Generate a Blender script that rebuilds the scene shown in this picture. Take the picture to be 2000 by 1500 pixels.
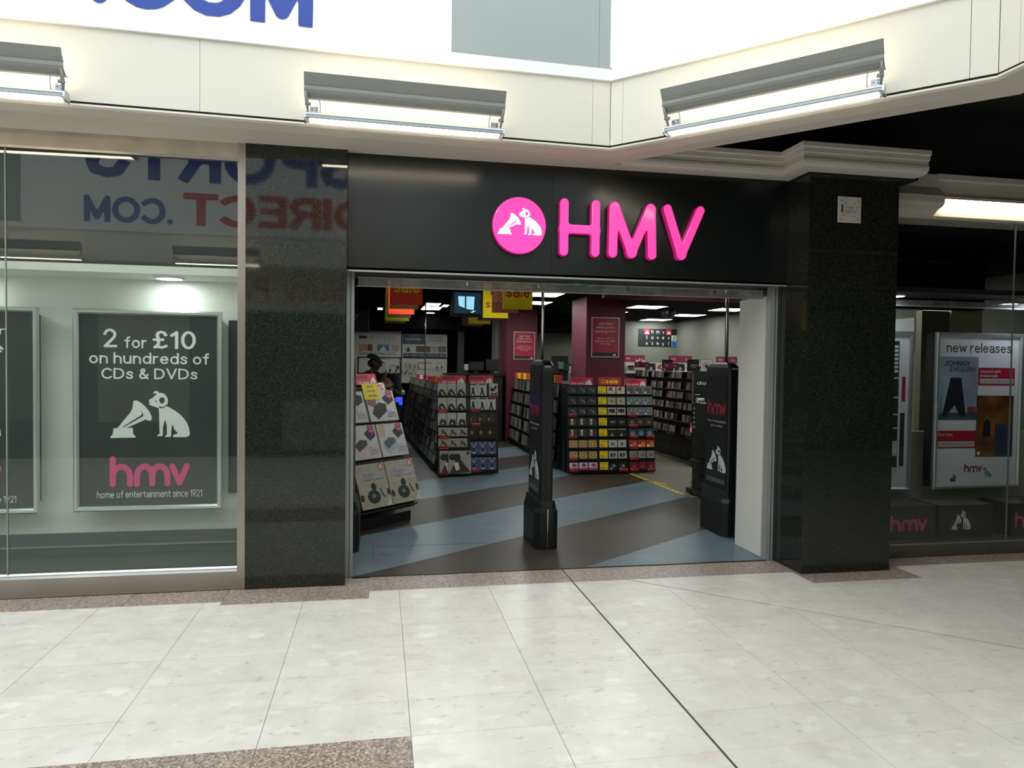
# Shopping-mall shop front seen from across the walkway.  World: X along the front, Y into the shop, Z up.
import bpy, math, random
from mathutils import Vector, Matrix
for _o in list(bpy.data.objects): bpy.data.objects.remove(_o)
S = bpy.context.scene
COL = S.collection
R = random.Random(7)

# ------------------------------------------------------------------ camera, world, exposure
cd = bpy.data.cameras.new('camera'); cam = bpy.data.objects.new('camera', cd); COL.objects.link(cam)
cd.sensor_fit = 'HORIZONTAL'; cd.sensor_width = 36.0; cd.lens = 36.0 * 1386.9 / 2000.0
cd.clip_start = 0.05; cd.clip_end = 200
yaw, pit, rol = 0.18442, 0.02709, 0.01265
cy, sy, cp, sp, cr, sr = math.cos(yaw), math.sin(yaw), math.cos(pit), math.sin(pit), math.cos(rol), math.sin(rol)
Rw = Matrix(((cy, -sy, 0), (0, 0, -1), (sy, cy, 0)))
Rp = Matrix(((1, 0, 0), (0, cp, -sp), (0, sp, cp)))
Rr = Matrix(((cr, -sr, 0), (sr, cr, 0), (0, 0, 1)))
Mc = Rr @ Rp @ Rw
cam.matrix_world = Matrix.Translation((0, 0, 1.5)) @ Matrix((Mc[0], -Mc[1], -Mc[2])).transposed().to_4x4()
S.camera = cam
S.view_settings.view_transform = 'Standard'
try: S.view_settings.look = 'None'
except Exception: pass
S.view_settings.gamma = 1.0
S.view_settings.use_curve_mapping = False
S.view_settings.exposure = 0.0
S.display_settings.display_device = 'sRGB'
W = bpy.data.worlds.new('overcast'); S.world = W; W.use_nodes = True
bg = W.node_tree.nodes['Background']
SKY = 2.85                     # even overcast daylight above the mall skylight
bg.inputs['Color'].default_value = (0.93, 0.985, 1.0, 1); bg.inputs['Strength'].default_value = SKY
S.cycles.max_bounces = 8; S.cycles.diffuse_bounces = 4; S.cycles.glossy_bounces = 4
S.cycles.transparent_max_bounces = 16; S.cycles.transmission_bounces = 4
S.cycles.sample_clamp_indirect = 6.0
S.cycles.use_denoising = True

# ------------------------------------------------------------------ materials
def lin(h):
    if isinstance(h, str):
        h = h.lstrip('#'); c = [int(h[i:i + 2], 16) / 255 for i in (0, 2, 4)]
        return tuple(x / 12.92 if x <= .04045 else ((x + .055) / 1.055) ** 2.4 for x in c)
    return tuple(h)
def newmat(name):
    m = bpy.data.materials.new(name); m.use_nodes = True
    nt = m.node_tree; b = nt.nodes['Principled BSDF']
    return m, nt, b
def ND(nt, t, **k):
    n = nt.nodes.new(t)
    for a, v in k.items():
        if a.startswith('i_'): n.inputs[a[2:].replace('_', ' ')].default_value = v
        else: setattr(n, a, v)
    return n
def ramp(nt, stops, interp='LINEAR'):
    n = nt.nodes.new('ShaderNodeValToRGB'); cr_ = n.color_ramp; cr_.interpolation = interp
    while len(cr_.elements) < len(stops): cr_.elements.new(0.5)
    for e, (p, c) in zip(cr_.elements, stops):
        e.position = p; e.color = (*lin(c), 1)
    return n
MATS = {}
def M(name, col, rough=.5, metal=0., emis=None, es=0., spec=.5, var=.06, vs=6., bump=0., coat=0.):
    """plain procedural surface: base colour with slight noise variation in it"""
    if name in MATS: return MATS[name]
    m, nt, b = newmat(name); c = lin(col)
    if var > 0:
        g = ND(nt, 'ShaderNodeNewGeometry'); nz = ND(nt, 'ShaderNodeTexNoise', i_Scale=vs, i_Detail=3.)
        nt.links.new(g.outputs['Position'], nz.inputs['Vector'])
        rp = ramp(nt, [(.3, [max(0, x * (1 - var)) for x in c]), (.7, [min(1, x * (1 + var)) for x in c])])
        nt.links.new(nz.outputs['Fac'], rp.inputs['Fac']); nt.links.new(rp.outputs['Color'], b.inputs['Base Color'])
        if bump > 0:
            bp_ = ND(nt, 'ShaderNodeBump', i_Strength=bump, i_Distance=.002)
            nt.links.new(nz.outputs['Fac'], bp_.inputs['Height']); nt.links.new(bp_.outputs['Normal'], b.inputs['Normal'])
    else: b.inputs['Base Color'].default_value = (*c, 1)
    b.inputs['Roughness'].default_value = rough; b.inputs['Metallic'].default_value = metal
    b.inputs['Specular IOR Level'].default_value = spec
    if coat: b.inputs['Coat Weight'].default_value = coat; b.inputs['Coat Roughness'].default_value = .05
    if emis is not None:
        b.inputs['Emission Color'].default_value = (*lin(emis), 1); b.inputs['Emission Strength'].default_value = es
    MATS[name] = m
    return m
def speckle(name, stops, scale=160., rough=.1, spec=.5, big=None):
    """polished granite: fine voronoi grains through a colour ramp"""
    m, nt, b = newmat(name)
    g = ND(nt, 'ShaderNodeNewGeometry')
    v = ND(nt, 'ShaderNodeTexVoronoi', i_Scale=scale); nt.links.new(g.outputs['Position'], v.inputs['Vector'])
    sx = ND(nt, 'ShaderNodeSeparateColor'); nt.links.new(v.outputs['Color'], sx.inputs['Color'])
    rp = ramp(nt, stops); nt.links.new(sx.outputs['Red'], rp.inputs['Fac'])
    nz = ND(nt, 'ShaderNodeTexNoise', i_Scale=2.2, i_Detail=2.); nt.links.new(g.outputs['Position'], nz.inputs['Vector'])
    mr = ND(nt, 'ShaderNodeMapRange'); mr.inputs['To Min'].default_value = .8; mr.inputs['To Max'].default_value = 1.2
    nt.links.new(nz.outputs['Fac'], mr.inputs['Value'])
    mx = ND(nt, 'ShaderNodeMix', data_type='RGBA', blend_type='MULTIPLY'); mx.inputs['Factor'].default_value = 1
    nt.links.new(rp.outputs['Color'], mx.inputs[6]); nt.links.new(mr.outputs['Result'], mx.inputs[7])
    nt.links.new(mx.outputs[2], b.inputs['Base Color'])
    b.inputs['Roughness'].default_value = rough; b.inputs['Specular IOR Level'].default_value = spec
    MATS[name] = m
    return m
def terrazzo(name):
    """cream agglomerate marble: soft irregular pale and grey chips, thin veins, a few dark scuffs, slight change from tile to tile"""
    m, nt, b = newmat(name)
    g = ND(nt, 'ShaderNodeNewGeometry'); L = nt.links.new
    nz = ND(nt, 'ShaderNodeTexNoise', i_Scale=6., i_Detail=5., i_Roughness=.6); L(g.outputs['Position'], nz.inputs['Vector'])
    base = ramp(nt, [(.3, '#cfccc4'), (.5, '#d7d4cc'), (.7, '#dedbd3')]); L(nz.outputs['Fac'], base.inputs['Fac'])
    n0 = ND(nt, 'ShaderNodeTexNoise', i_Scale=16., i_Detail=3.); L(g.outputs['Position'], n0.inputs['Vector'])
    wp = ND(nt, 'ShaderNodeMix', data_type='VECTOR'); wp.inputs['Factor'].default_value = .085
    L(g.outputs['Position'], wp.inputs[4]); L(n0.outputs['Color'], wp.inputs[5])
    out = base.outputs['Color']
    for sc, st, lo, hi, col, f in ((17., 1.9, .80, .95, '#e7e5df', .55), (24., 2.3, .86, .97, '#c3bfb7', .45), (36., 1.8, .80, .95, '#e3e0da', .5), (12., 2.8, .92, .97, '#c4c0b8', .4), (55., 2.2, .93, .97, '#aca89e', .5), (9., 2.0, .965, .985, '#ccbcb0', .5), (11., 1.4, .955, .97, '#eae8e3', .7)):
        mp = ND(nt, 'ShaderNodeMapping'); mp.inputs['Scale'].default_value = (1 / st, 1, 1); mp.inputs['Rotation'].default_value = (0, 0, .5 * (sc % 3 - 1)); L(wp.outputs[1], mp.inputs['Vector'])
        v = ND(nt, 'ShaderNodeTexVoronoi', i_Scale=sc); L(mp.outputs[0], v.inputs['Vector'])
        sx = ND(nt, 'ShaderNodeSeparateColor'); L(v.outputs['Color'], sx.inputs['Color'])
        sel = ND(nt, 'ShaderNodeMapRange'); sel.inputs['From Min'].default_value = lo; sel.inputs['From Max'].default_value = hi
        L(sx.outputs['Green'], sel.inputs['Value'])
        dm = ND(nt, 'ShaderNodeMapRange'); dm.inputs['From Min'].default_value = .55; dm.inputs['From Max'].default_value = .3
        L(v.outputs['Distance'], dm.inputs['Value'])
        mu = ND(nt, 'ShaderNodeMath', operation='MULTIPLY'); L(sel.outputs['Result'], mu.inputs[0]); L(dm.outputs['Result'], mu.inputs[1])
        m2 = ND(nt, 'ShaderNodeMath', operation='MULTIPLY'); L(mu.outputs[0], m2.inputs[0]); m2.inputs[1].default_value = f
        mx = ND(nt, 'ShaderNodeMix', data_type='RGBA'); L(m2.outputs[0], mx.inputs['Factor']); L(out, mx.inputs[6]); mx.inputs[7].default_value = (*lin(col), 1)
        out = mx.outputs[2]
    mp = ND(nt, 'ShaderNodeMapping'); mp.inputs['Scale'].default_value = (.45, 1, 1); mp.inputs['Rotation'].default_value = (0, 0, .5); L(g.outputs['Position'], mp.inputs['Vector'])
    n2 = ND(nt, 'ShaderNodeTexNoise', i_Scale=30., i_Detail=4., i_Roughness=.72); L(mp.outputs[0], n2.inputs['Vector'])
    r2 = ramp(nt, [(.0, '#000000'), (.715, '#000000'), (.77, '#ffffff')]); L(n2.outputs['Fac'], r2.inputs['Fac'])
    mx = ND(nt, 'ShaderNodeMix', data_type='RGBA'); L(r2.outputs['Color'], mx.inputs['Factor']); L(out, mx.inputs[6]); mx.inputs[7].default_value = (*lin('#7d7b74'), 1)
    oi = ND(nt, 'ShaderNodeObjectInfo')
    mr = ND(nt, 'ShaderNodeMapRange'); mr.inputs['To Min'].default_value = .97; mr.inputs['To Max'].default_value = 1.02; L(oi.outputs['Random'], mr.inputs['Value'])
    m3 = ND(nt, 'ShaderNodeMix', data_type='RGBA', blend_type='MULTIPLY'); m3.inputs['Factor'].default_value = 1
    L(mx.outputs[2], m3.inputs[6]); L(mr.outputs['Result'], m3.inputs[7]); L(m3.outputs[2], b.inputs['Base Color'])
    b.inputs['Roughness'].default_value = .3; b.inputs['Specular IOR Level'].default_value = .4
    MATS[name] = m
    return m
def glassmat(name, tint=(.96, .985, .97), ior=1.5, dust=0.):
    """thin window pane: clear with Fresnel mirror on both faces"""
    m, nt, b = newmat(name); L = nt.links.new
    nt.nodes.remove(b); out = nt.nodes['Material Output']
    geo = ND(nt, 'ShaderNodeNewGeometry')
    mr = ND(nt, 'ShaderNodeMapRange'); mr.inputs['To Min'].default_value = ior; mr.inputs['To Max'].default_value = 1 / ior
    L(geo.outputs['Backfacing'], mr.inputs['Value'])
    fr = ND(nt, 'ShaderNodeFresnel'); L(mr.outputs['Result'], fr.inputs['IOR'])
    tr = ND(nt, 'ShaderNodeBsdfTransparent'); tr.inputs['Color'].default_value = (*tint, 1)
    gl = ND(nt, 'ShaderNodeBsdfGlossy'); gl.inputs['Roughness'].default_value = 0.0
    mx = ND(nt, 'ShaderNodeMixShader'); L(fr.outputs[0], mx.inputs[0]); L(tr.outputs[0], mx.inputs[1]); L(gl.outputs[0], mx.inputs[2])
    last = mx
    if dust:
        df = ND(nt, 'ShaderNodeBsdfDiffuse'); df.inputs['Color'].default_value = (.5, .5, .48, 1)
        nz = ND(nt, 'ShaderNodeTexNoise', i_Scale=9., i_Detail=4.); L(geo.outputs['Position'], nz.inputs['Vector'])
        rp = ND(nt, 'ShaderNodeMapRange'); rp.inputs['From Min'].default_value = .35; rp.inputs['From Max'].default_value = .7
        rp.inputs['To Min'].default_value = dust * .7; rp.inputs['To Max'].default_value = dust * 1.3; L(nz.outputs['Fac'], rp.inputs['Value'])
        m2 = ND(nt, 'ShaderNodeMixShader'); L(rp.outputs['Result'], m2.inputs[0]); L(mx.outputs[0], m2.inputs[1]); L(df.outputs[0], m2.inputs[2]); last = m2
    L(last.outputs[0], out.inputs['Surface'])
    MATS[name] = m
    return m
def covermat(name, stops, scale=9., rough=.28, det=2., dist=.6):
    """printed cover: blotchy picture in the case's own coordinates, different on every case"""
    m, nt, b = newmat(name); L = nt.links.new
    tc = ND(nt, 'ShaderNodeTexCoord'); oi = ND(nt, 'ShaderNodeObjectInfo')
    ad = ND(nt, 'ShaderNodeVectorMath', operation='ADD'); L(tc.outputs['Object'], ad.inputs[0])
    cb = ND(nt, 'ShaderNodeVectorMath', operation='SCALE'); cb.inputs[0].default_value = (37., 91., 53.); L(oi.outputs['Random'], cb.inputs['Scale'])
    L(cb.outputs[0], ad.inputs[1])
    nz = ND(nt, 'ShaderNodeTexNoise', i_Scale=scale, i_Detail=det, i_Distortion=dist); L(ad.outputs[0], nz.inputs['Vector'])
    rp = ramp(nt, stops, 'CONSTANT'); L(nz.outputs['Fac'], rp.inputs['Fac'])
    L(rp.outputs['Color'], b.inputs['Base Color']); b.inputs['Roughness'].default_value = rough
    MATS[name] = m
    return m

# ------------------------------------------------------------------ mesh building
class F:
    """a local frame: point = o + a*u + b*v + c*w"""
    def __init__(s, o, u, v, w=None):
        s.o = Vector(o); s.u = Vector(u).normalized(); s.v = Vector(v).normalized()
        s.w = Vector(w).normalized() if w is not None else s.u.cross(s.v)
    def p(s, a, b, c=0.): return s.o + s.u * a + s.v * b + s.w * c
def front(x, y, z): return F((x, y, z), (1, 0, 0), (0, 0, 1))          # faces the camera side (-Y)
def faceL(x, y, z): return F((x, y, z), (0, -1, 0), (0, 0, 1))         # faces -X ; u runs towards the viewer
BASE = {}
def slot(me, m):
    me.materials.append(m)
class MB:
    def __init__(s): s.v = []; s.f = []; s.mi = []; s.ms = []; s.sm = []
    def m(s, mat):
        if mat not in s.ms: s.ms.append(mat)
        return s.ms.index(mat)
    def poly(s, pts, mat, smooth=False):
        i = len(s.v); s.v += [Vector(p) for p in pts]; s.f.append(tuple(range(i, i + len(pts)))); s.mi.append(s.m(mat)); s.sm.append(smooth)
    def hexa(s, P, mat):
        i = len(s.v); s.v += [Vector(p) for p in P]; k = s.m(mat)
        for q in ((0, 3, 2, 1), (4, 5, 6, 7), (0, 1, 5, 4), (1, 2, 6, 5), (2, 3, 7, 6), (3, 0, 4, 7)):
            s.f.append(tuple(i + j for j in q)); s.mi.append(k); s.sm.append(False)
        return s
    def box(s, x0, x1, y0, y1, z0, z1, mat):
        return s.hexa([(x0, y0, z0), (x1, y0, z0), (x1, y1, z0), (x0, y1, z0), (x0, y0, z1), (x1, y0, z1), (x1, y1, z1), (x0, y1, z1)], mat)
    def obox(s, f, a0, a1, b0, b1, c0, c1, mat):
        return s.hexa([f.p(a0, b0, c0), f.p(a1, b0, c0), f.p(a1, b1, c0), f.p(a0, b1, c0), f.p(a0, b0, c1), f.p(a1, b0, c1), f.p(a1, b1, c1), f.p(a0, b1, c1)], mat)
    def cbox(s, f, a0, a1, b0, b1, c0, c1, mat, ch=.01):
        """box with chamfered front edges (front = +c)"""
        s.loft([[f.p(a, b, c) for a, b in ((a0, b0), (a1, b0), (a1, b1), (a0, b1))] for c in (c0, c1 - ch)] +
               [[f.p(a, b, c1) for a, b in ((a0 + ch, b0 + ch), (a1 - ch, b0 + ch), (a1 - ch, b1 - ch), (a0 + ch, b1 - ch))]], mat, caps=True)
        return s
    def prism(s, f, pts, c0, c1, mat, side=None):
        n = len(pts); i = len(s.v); k = s.m(mat); k2 = s.m(side) if side else k
        s.v += [f.p(a, b, c0) for a, b in pts] + [f.p(a, b, c1) for a, b in pts]
        s.f.append(tuple(range(i + n - 1, i - 1, -1))); s.mi.append(k2); s.sm.append(False)
        s.f.append(tuple(range(i + n, i + 2 * n))); s.mi.append(k); s.sm.append(False)
        for j in range(n):
            q = (j + 1) % n; s.f.append((i + j, i + q, i + n + q, i + n + j)); s.mi.append(k2); s.sm.append(False)
        return s
    def flat(s, f, pts, c, mat):
        s.poly([f.p(a, b, c) for a, b in pts], mat); return s
    def rect(s, f, a0, a1, b0, b1, c, mat):
        return s.flat(f, ((a0, b0), (a1, b0), (a1, b1), (a0, b1)), c, mat)
    def loft(s, rings, mat, caps=False, closed=True, smooth=False):
        i = len(s.v); n = len(rings[0]); k = s.m(mat)
        for r in rings: s.v += [Vector(p) for p in r]
        for a in range(len(rings) - 1):
            for j in range(n if closed else n - 1):
                q = (j + 1) % n; s.f.append((i + a * n + j, i + a * n + q, i + (a + 1) * n + q, i + (a + 1) * n + j)); s.mi.append(k); s.sm.append(smooth)
        if caps:
            s.f.append(tuple(range(i + n - 1, i - 1, -1))); s.mi.append(k); s.sm.append(False)
            j = i + (len(rings) - 1) * n; s.f.append(tuple(range(j, j + n))); s.mi.append(k); s.sm.append(False)
        return s
    def tube(s, pts, r, mat, n=8, caps=True):
        pts = [Vector(p) for p in pts]; rings = []
        for i, p in enumerate(pts):
            t = (pts[min(i + 1, len(pts) - 1)] - pts[max(i - 1, 0)]).normalized()
            a = t.cross(Vector((0, 0, 1)) if abs(t.z) < .9 else Vector((1, 0, 0))).normalized(); b = t.cross(a)
            rr = r[i] if isinstance(r, (list, tuple)) else r
            rings.append([p + (a * math.cos(2 * math.pi * k / n) + b * math.sin(2 * math.pi * k / n)) * rr for k in range(n)])
        return s.loft(rings, mat, caps=caps, smooth=True)
    def disc(s, f, a, b, r, c, mat, n=20, ry=None):
        ry = ry or r
        return s.flat(f, [(a + r * math.cos(2 * math.pi * k / n), b + ry * math.sin(2 * math.pi * k / n)) for k in range(n)], c, mat)
    def cyl(s, f, a, b, r, c0, c1, mat, n=20, ry=None):
        ry = ry or r
        return s.prism(f, [(a + r * math.cos(2 * math.pi * k / n), b + ry * math.sin(2 * math.pi * k / n)) for k in range(n)], c0, c1, mat)
    def sweep(s, path, prof, mat, caps=True):
        """profile [(out, z)] swept along plan path [(x, y)]; 'out' is to the right-hand normal of the path direction, mitred"""
        n = len(path); rings = []
        P = [Vector((p[0], p[1])) for p in path]
        for i in range(n):
            d0 = (P[i] - P[i - 1]).normalized() if i else None
            d1 = (P[i + 1] - P[i]).normalized() if i < n - 1 else None
            if d0 is None: d0 = d1
            if d1 is None: d1 = d0
            n0 = Vector((d0.y, -d0.x)); n1 = Vector((d1.y, -d1.x))
            b = (n0 + n1).normalized(); k = 1 / max(.2, b.dot(n0))
            rings.append([Vector((P[i].x + b.x * k * o, P[i].y + b.y * k * o, z)) for o, z in prof])
        return s.loft(rings, mat, caps=caps)
    def sphere(s, c, r, mat, nu=12, nv=8, sx=1, sy=1, sz=1):
        c = Vector(c); rings = []
        for j in range(nv + 1):
            t = math.pi * j / nv
            rr = max(1e-4, math.sin(t))
            rings.append([c + Vector((r * sx * rr * math.cos(2 * math.pi * k / nu), r * sy * rr * math.sin(2 * math.pi * k / nu), r * sz * math.cos(t))) for k in range(nu)])
        return s.loft(rings, mat, smooth=True)
    def build(s, name, parent=None, label=None, cat=None, group=None, kind=None, base=None):
        if base is None:
            if parent is not None: base = BASE[parent.name]
            else:
                lo = [min(v[i] for v in s.v) for i in range(3)]; hi = [max(v[i] for v in s.v) for i in range(3)]
                base = Vector(((lo[0] + hi[0]) / 2, (lo[1] + hi[1]) / 2, lo[2]))
        base = Vector(base)
        me = bpy.data.meshes.new(name)
        me.from_pydata([v - base for v in s.v], [], s.f)
        for m in s.ms: me.materials.append(m)
        me.polygons.foreach_set('material_index', s.mi); me.polygons.foreach_set('use_smooth', s.sm)
        me.update()
        o = bpy.data.objects.new(name, me); COL.objects.link(o); BASE[o.name] = base
        if parent is not None: o.parent = parent
        else: o.location = base
        return tag(o, label, cat, group, kind)
def tag(o, label=None, cat=None, group=None, kind=None):
    if label: o['label'] = label
    if cat: o['category'] = cat
    if group: o['group'] = group
    if kind: o['kind'] = kind
    return o
def empty(name, base, label=None, cat=None, group=None, kind=None):
    o = bpy.data.objects.new(name, None); COL.objects.link(o); o.location = base; o.empty_display_size = .1
    BASE[o.name] = Vector(base)
    return tag(o, label, cat, group, kind)
def place(me, name, loc, label=None, cat=None, group=None, kind=None, rot=None, parent=None):
    """link an object that shares an existing mesh"""
    o = bpy.data.objects.new(name, me); COL.objects.link(o); o.location = loc
    if rot is not None: o.rotation_euler = rot
    if parent is not None: o.parent = parent
    return tag(o, label, cat, group, kind)

# ------------------------------------------------------------------ lettering and marks
def textpolys(body, bold=0., res=3, spacing=1.):
    c = bpy.data.curves.new('t', 'FONT'); c.body = body; c.size = 1; c.offset = bold; c.resolution_u = res; c.align_x = 'LEFT'
    c.space_character = spacing
    o = bpy.data.objects.new('t', c); me = bpy.data.meshes.new_from_object(o)
    vs = [tuple(v.co[:2]) for v in me.vertices]; fs = [tuple(p.vertices) for p in me.polygons]
    bpy.data.objects.remove(o); bpy.data.curves.remove(c); bpy.data.meshes.remove(me)
    return vs, fs
_tc = {}
def text(mb, f, body, a0, a1, b0, b1, c, mat, bold=.012, depth=0., spacing=1., res=3, script=False, square=True):
    """lettering filling the rectangle a0..a1, b0..b1 of frame f at height c"""
    key = (body, bold, spacing, script, square)
    if key not in _tc: _tc[key] = textpolys(body, bold, res, spacing) if script else strokepolys(body, .052 + .85 * bold, spacing, square)
    vs, fs = _tc[key]
    x0 = min(v[0] for v in vs); x1 = max(v[0] for v in vs); y0 = min(v[1] for v in vs); y1 = max(v[1] for v in vs)
    i = len(mb.v); k = mb.m(mat)
    mb.v += [f.p(a0 + (v[0] - x0) / (x1 - x0) * (a1 - a0), b0 + (v[1] - y0) / (y1 - y0) * (b1 - b0), c + depth) for v in vs]
    for q in fs: mb.f.append(tuple(i + j for j in q)); mb.mi.append(k); mb.sm.append(False)
    return mb
DOG = [(868,775),(880,766),(893,771),(898,779),(917,780),(934,789),(946,806),(951,826),(948,846),(940,858),(962,868),(990,884),(1022,908),(1048,936),(1066,964),(1077,995),(1081,1025),(1074,1039),(1055,1045),(985,1045),(979,1038),(984,1030),(1000,1025),(1012,1022),(1000,1012),(987,995),(979,968),(972,985),(969,1036),(966,1043),(936,1044),(933,1037),(945,1030),(944,975),(934,935),(922,985),(921,1030),(918,1038),(890,1039),(888,1032),(902,1024),(900,960),(899,905),(897,870),(885,866),(868,860),(845,852),(838,845),(846,838),(838,828),(842,820),(858,812),(870,800),(884,787),(878,779),(870,784),(864,781)]
EAR = [(903,812),(912,806),(925,806),(932,815),(931,832),(922,842),(910,843),(902,833),(899,822)]
COLLAR = [(898,860),(918,864),(934,857),(943,848),(946,853),(935,863),(918,872),(899,869)]
EYE = [(873,824),(890,830),(886,835),(874,829)]
HORN = [(750,828),(765,824),(790,836),(820,862),(843,893),(856,922),(856,938),(847,946),(833,944),(820,938),(790,952),(705,990),(655,990),(662,982),(730,898),(744,872),(747,845)]
HORNGAP = [(792,882),(808,908),(805,920),(692,984),(689,980),(795,912),(800,905)]
BOXB = [(632,1000),(637,990),(740,988),(747,995),(747,1025),(758,1034),(763,1046),(616,1048),(617,1038),(630,1026)]
def emblem(mb, f, a0, a1, b0, b1, c, mat, dark, h=.0006):
    """listening dog beside a horn gramophone, filling the rectangle"""
    T = lambda P: [(a0 + (x - 612) / 470 * (a1 - a0), b0 + (1048 - y) / 282 * (b1 - b0)) for x, y in reversed(P)]
    for P in (DOG, HORN, BOXB): mb.flat(f, T(P), c, mat)
    for P in (EAR, COLLAR, EYE, HORNGAP): mb.flat(f, T(P), c + h, dark)
def minidog(mb, f, a0, a1, b0, b1, c, mat):
    """the cropped mark on the header cards: horn mouth and dog head cut by the card's lower edge"""
    T = lambda P: [(a0 + x * (a1 - a0), b0 + y * (b1 - b0)) for x, y in P]
    mb.flat(f, T([(0,0),(.12,.4),(.28,.78),(.36,.8),(.42,.55),(.36,.25),(.3,0)]), c, mat)
    mb.flat(f, T([(.42,0),(.46,.4),(.4,.62),(.5,.78),(.52,.95),(.6,1),(.75,.85),(.92,.45),(1,0)]), c, mat)
# marching squares on a distance field of round-ended strokes -> outlines
import numpy as np
def outline(strokes, r, k=0., step=None, square=False):
    P = np.array([p for s_ in strokes for p in s_]); lo = P.min(0) - r * 1.5; hi = P.max(0) + r * 1.5
    step = step or r / 4; lo = lo - step * np.array([.3137, .2071])
    xs = np.arange(lo[0], hi[0] + step, step); ys = np.arange(lo[1], hi[1] + step, step)
    X, Y = np.meshgrid(xs, ys); D = np.full(X.shape, 1e9)
    for s_ in strokes:
        op = square and math.hypot(s_[0][0] - s_[-1][0], s_[0][1] - s_[-1][1]) > .02 and len(s_) > 1 and math.hypot(s_[0][0] - s_[1][0], s_[0][1] - s_[1][1]) > .015; last = len(s_) - 2
        for si, (p, q) in enumerate(zip(s_, s_[1:])):
            p = np.array(p, float); d = np.array(q, float) - p
            t = np.clip(((X - p[0]) * d[0] + (Y - p[1]) * d[1]) / max(1e-12, d @ d), 0, 1)
            e = np.hypot(X - p[0] - t * d[0], Y - p[1] - t * d[1])
            if op and si in (0, last):
                ln = math.hypot(*d); al = ((X - p[0]) * d[0] + (Y - p[1]) * d[1]) / ln; pe = np.abs((X - p[0]) * d[1] - (Y - p[1]) * d[0]) / ln
                if si == 0: e = np.where(al < 0, np.maximum(pe, -al), e)
                if si == last: e = np.where(al > ln, np.maximum(pe, al - ln), e)
            if k: h = np.clip(.5 + .5 * (D - e) / k, 0, 1); D = D * (1 - h) + e * h - k * h * (1 - h)
            else: D = np.minimum(D, e)
    D -= r
    seg = {}
    def ip(i, j, i2, j2):
        a, b = D[j, i], D[j2, i2]; t = a / (a - b)
        return (round(xs[i] + t * (xs[i2] - xs[i]), 7), round(ys[j] + t * (ys[j2] - ys[j]), 7))
    for j in range(len(ys) - 1):
        for i in range(len(xs) - 1):
            c = [(i, j), (i + 1, j), (i + 1, j + 1), (i, j + 1)]; ins = [D[q[1], q[0]] < 0 for q in c]
            if all(ins) or not any(ins): continue
            E = []
            for e in range(4):
                a, b = c[e], c[(e + 1) % 4]
                if ins[e] != ins[(e + 1) % 4]: E.append((ins[e], ip(*(min(a, b)), *(max(a, b)))))
            outs = [p for s_, p in E if s_]; inn = [p for s_, p in E if not s_]
            for a, b in zip(outs, inn): seg[a] = b
    loops = []
    while seg:
        a, b = seg.popitem(); L = [a]
        while b != a and b in seg: L.append(b); b = seg.pop(b)
        if len(L) > 6: loops.append(L)
    return loops
def outmesh(loops, ext=0., bev=0., res=2):
    c = bpy.data.curves.new('t', 'CURVE'); c.dimensions = '2D'; c.fill_mode = 'BOTH'
    for L in loops:
        s_ = c.splines.new('POLY'); s_.points.add(len(L) - 1)
        for p, q in zip(s_.points, L): p.co = (q[0], q[1], 0, 1)
        s_.use_cyclic_u = True
    c.extrude = ext; c.bevel_depth = bev; c.bevel_resolution = res; c.offset = -bev
    o = bpy.data.objects.new('t', c); me = bpy.data.meshes.new_from_object(o)
    vs = [tuple(v.co) for v in me.vertices]; fs = [tuple(p.vertices) for p in me.polygons]
    bpy.data.objects.remove(o); bpy.data.curves.remove(c); bpy.data.meshes.remove(me)
    return vs, fs
def addshape(mb, f, shape, mat, a=0., b=0., c=0., sa=1., sb=1., smooth=False):
    vs, fs = shape; i = len(mb.v); k = mb.m(mat)
    mb.v += [f.p(a + v[0] * sa, b + v[1] * sb, c + v[2]) for v in vs]
    for q in fs: mb.f.append(tuple(i + j for j in q)); mb.mi.append(k); mb.sm.append(smooth)
def arc(cx, cy_, r, t0, t1, n=7, ry=None):
    ry = ry or r
    return [(cx + r * math.cos(math.radians(t0 + (t1 - t0) * i / n)), cy_ + ry * math.sin(math.radians(t0 + (t1 - t0) * i / n))) for i in range(n + 1)]
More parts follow.
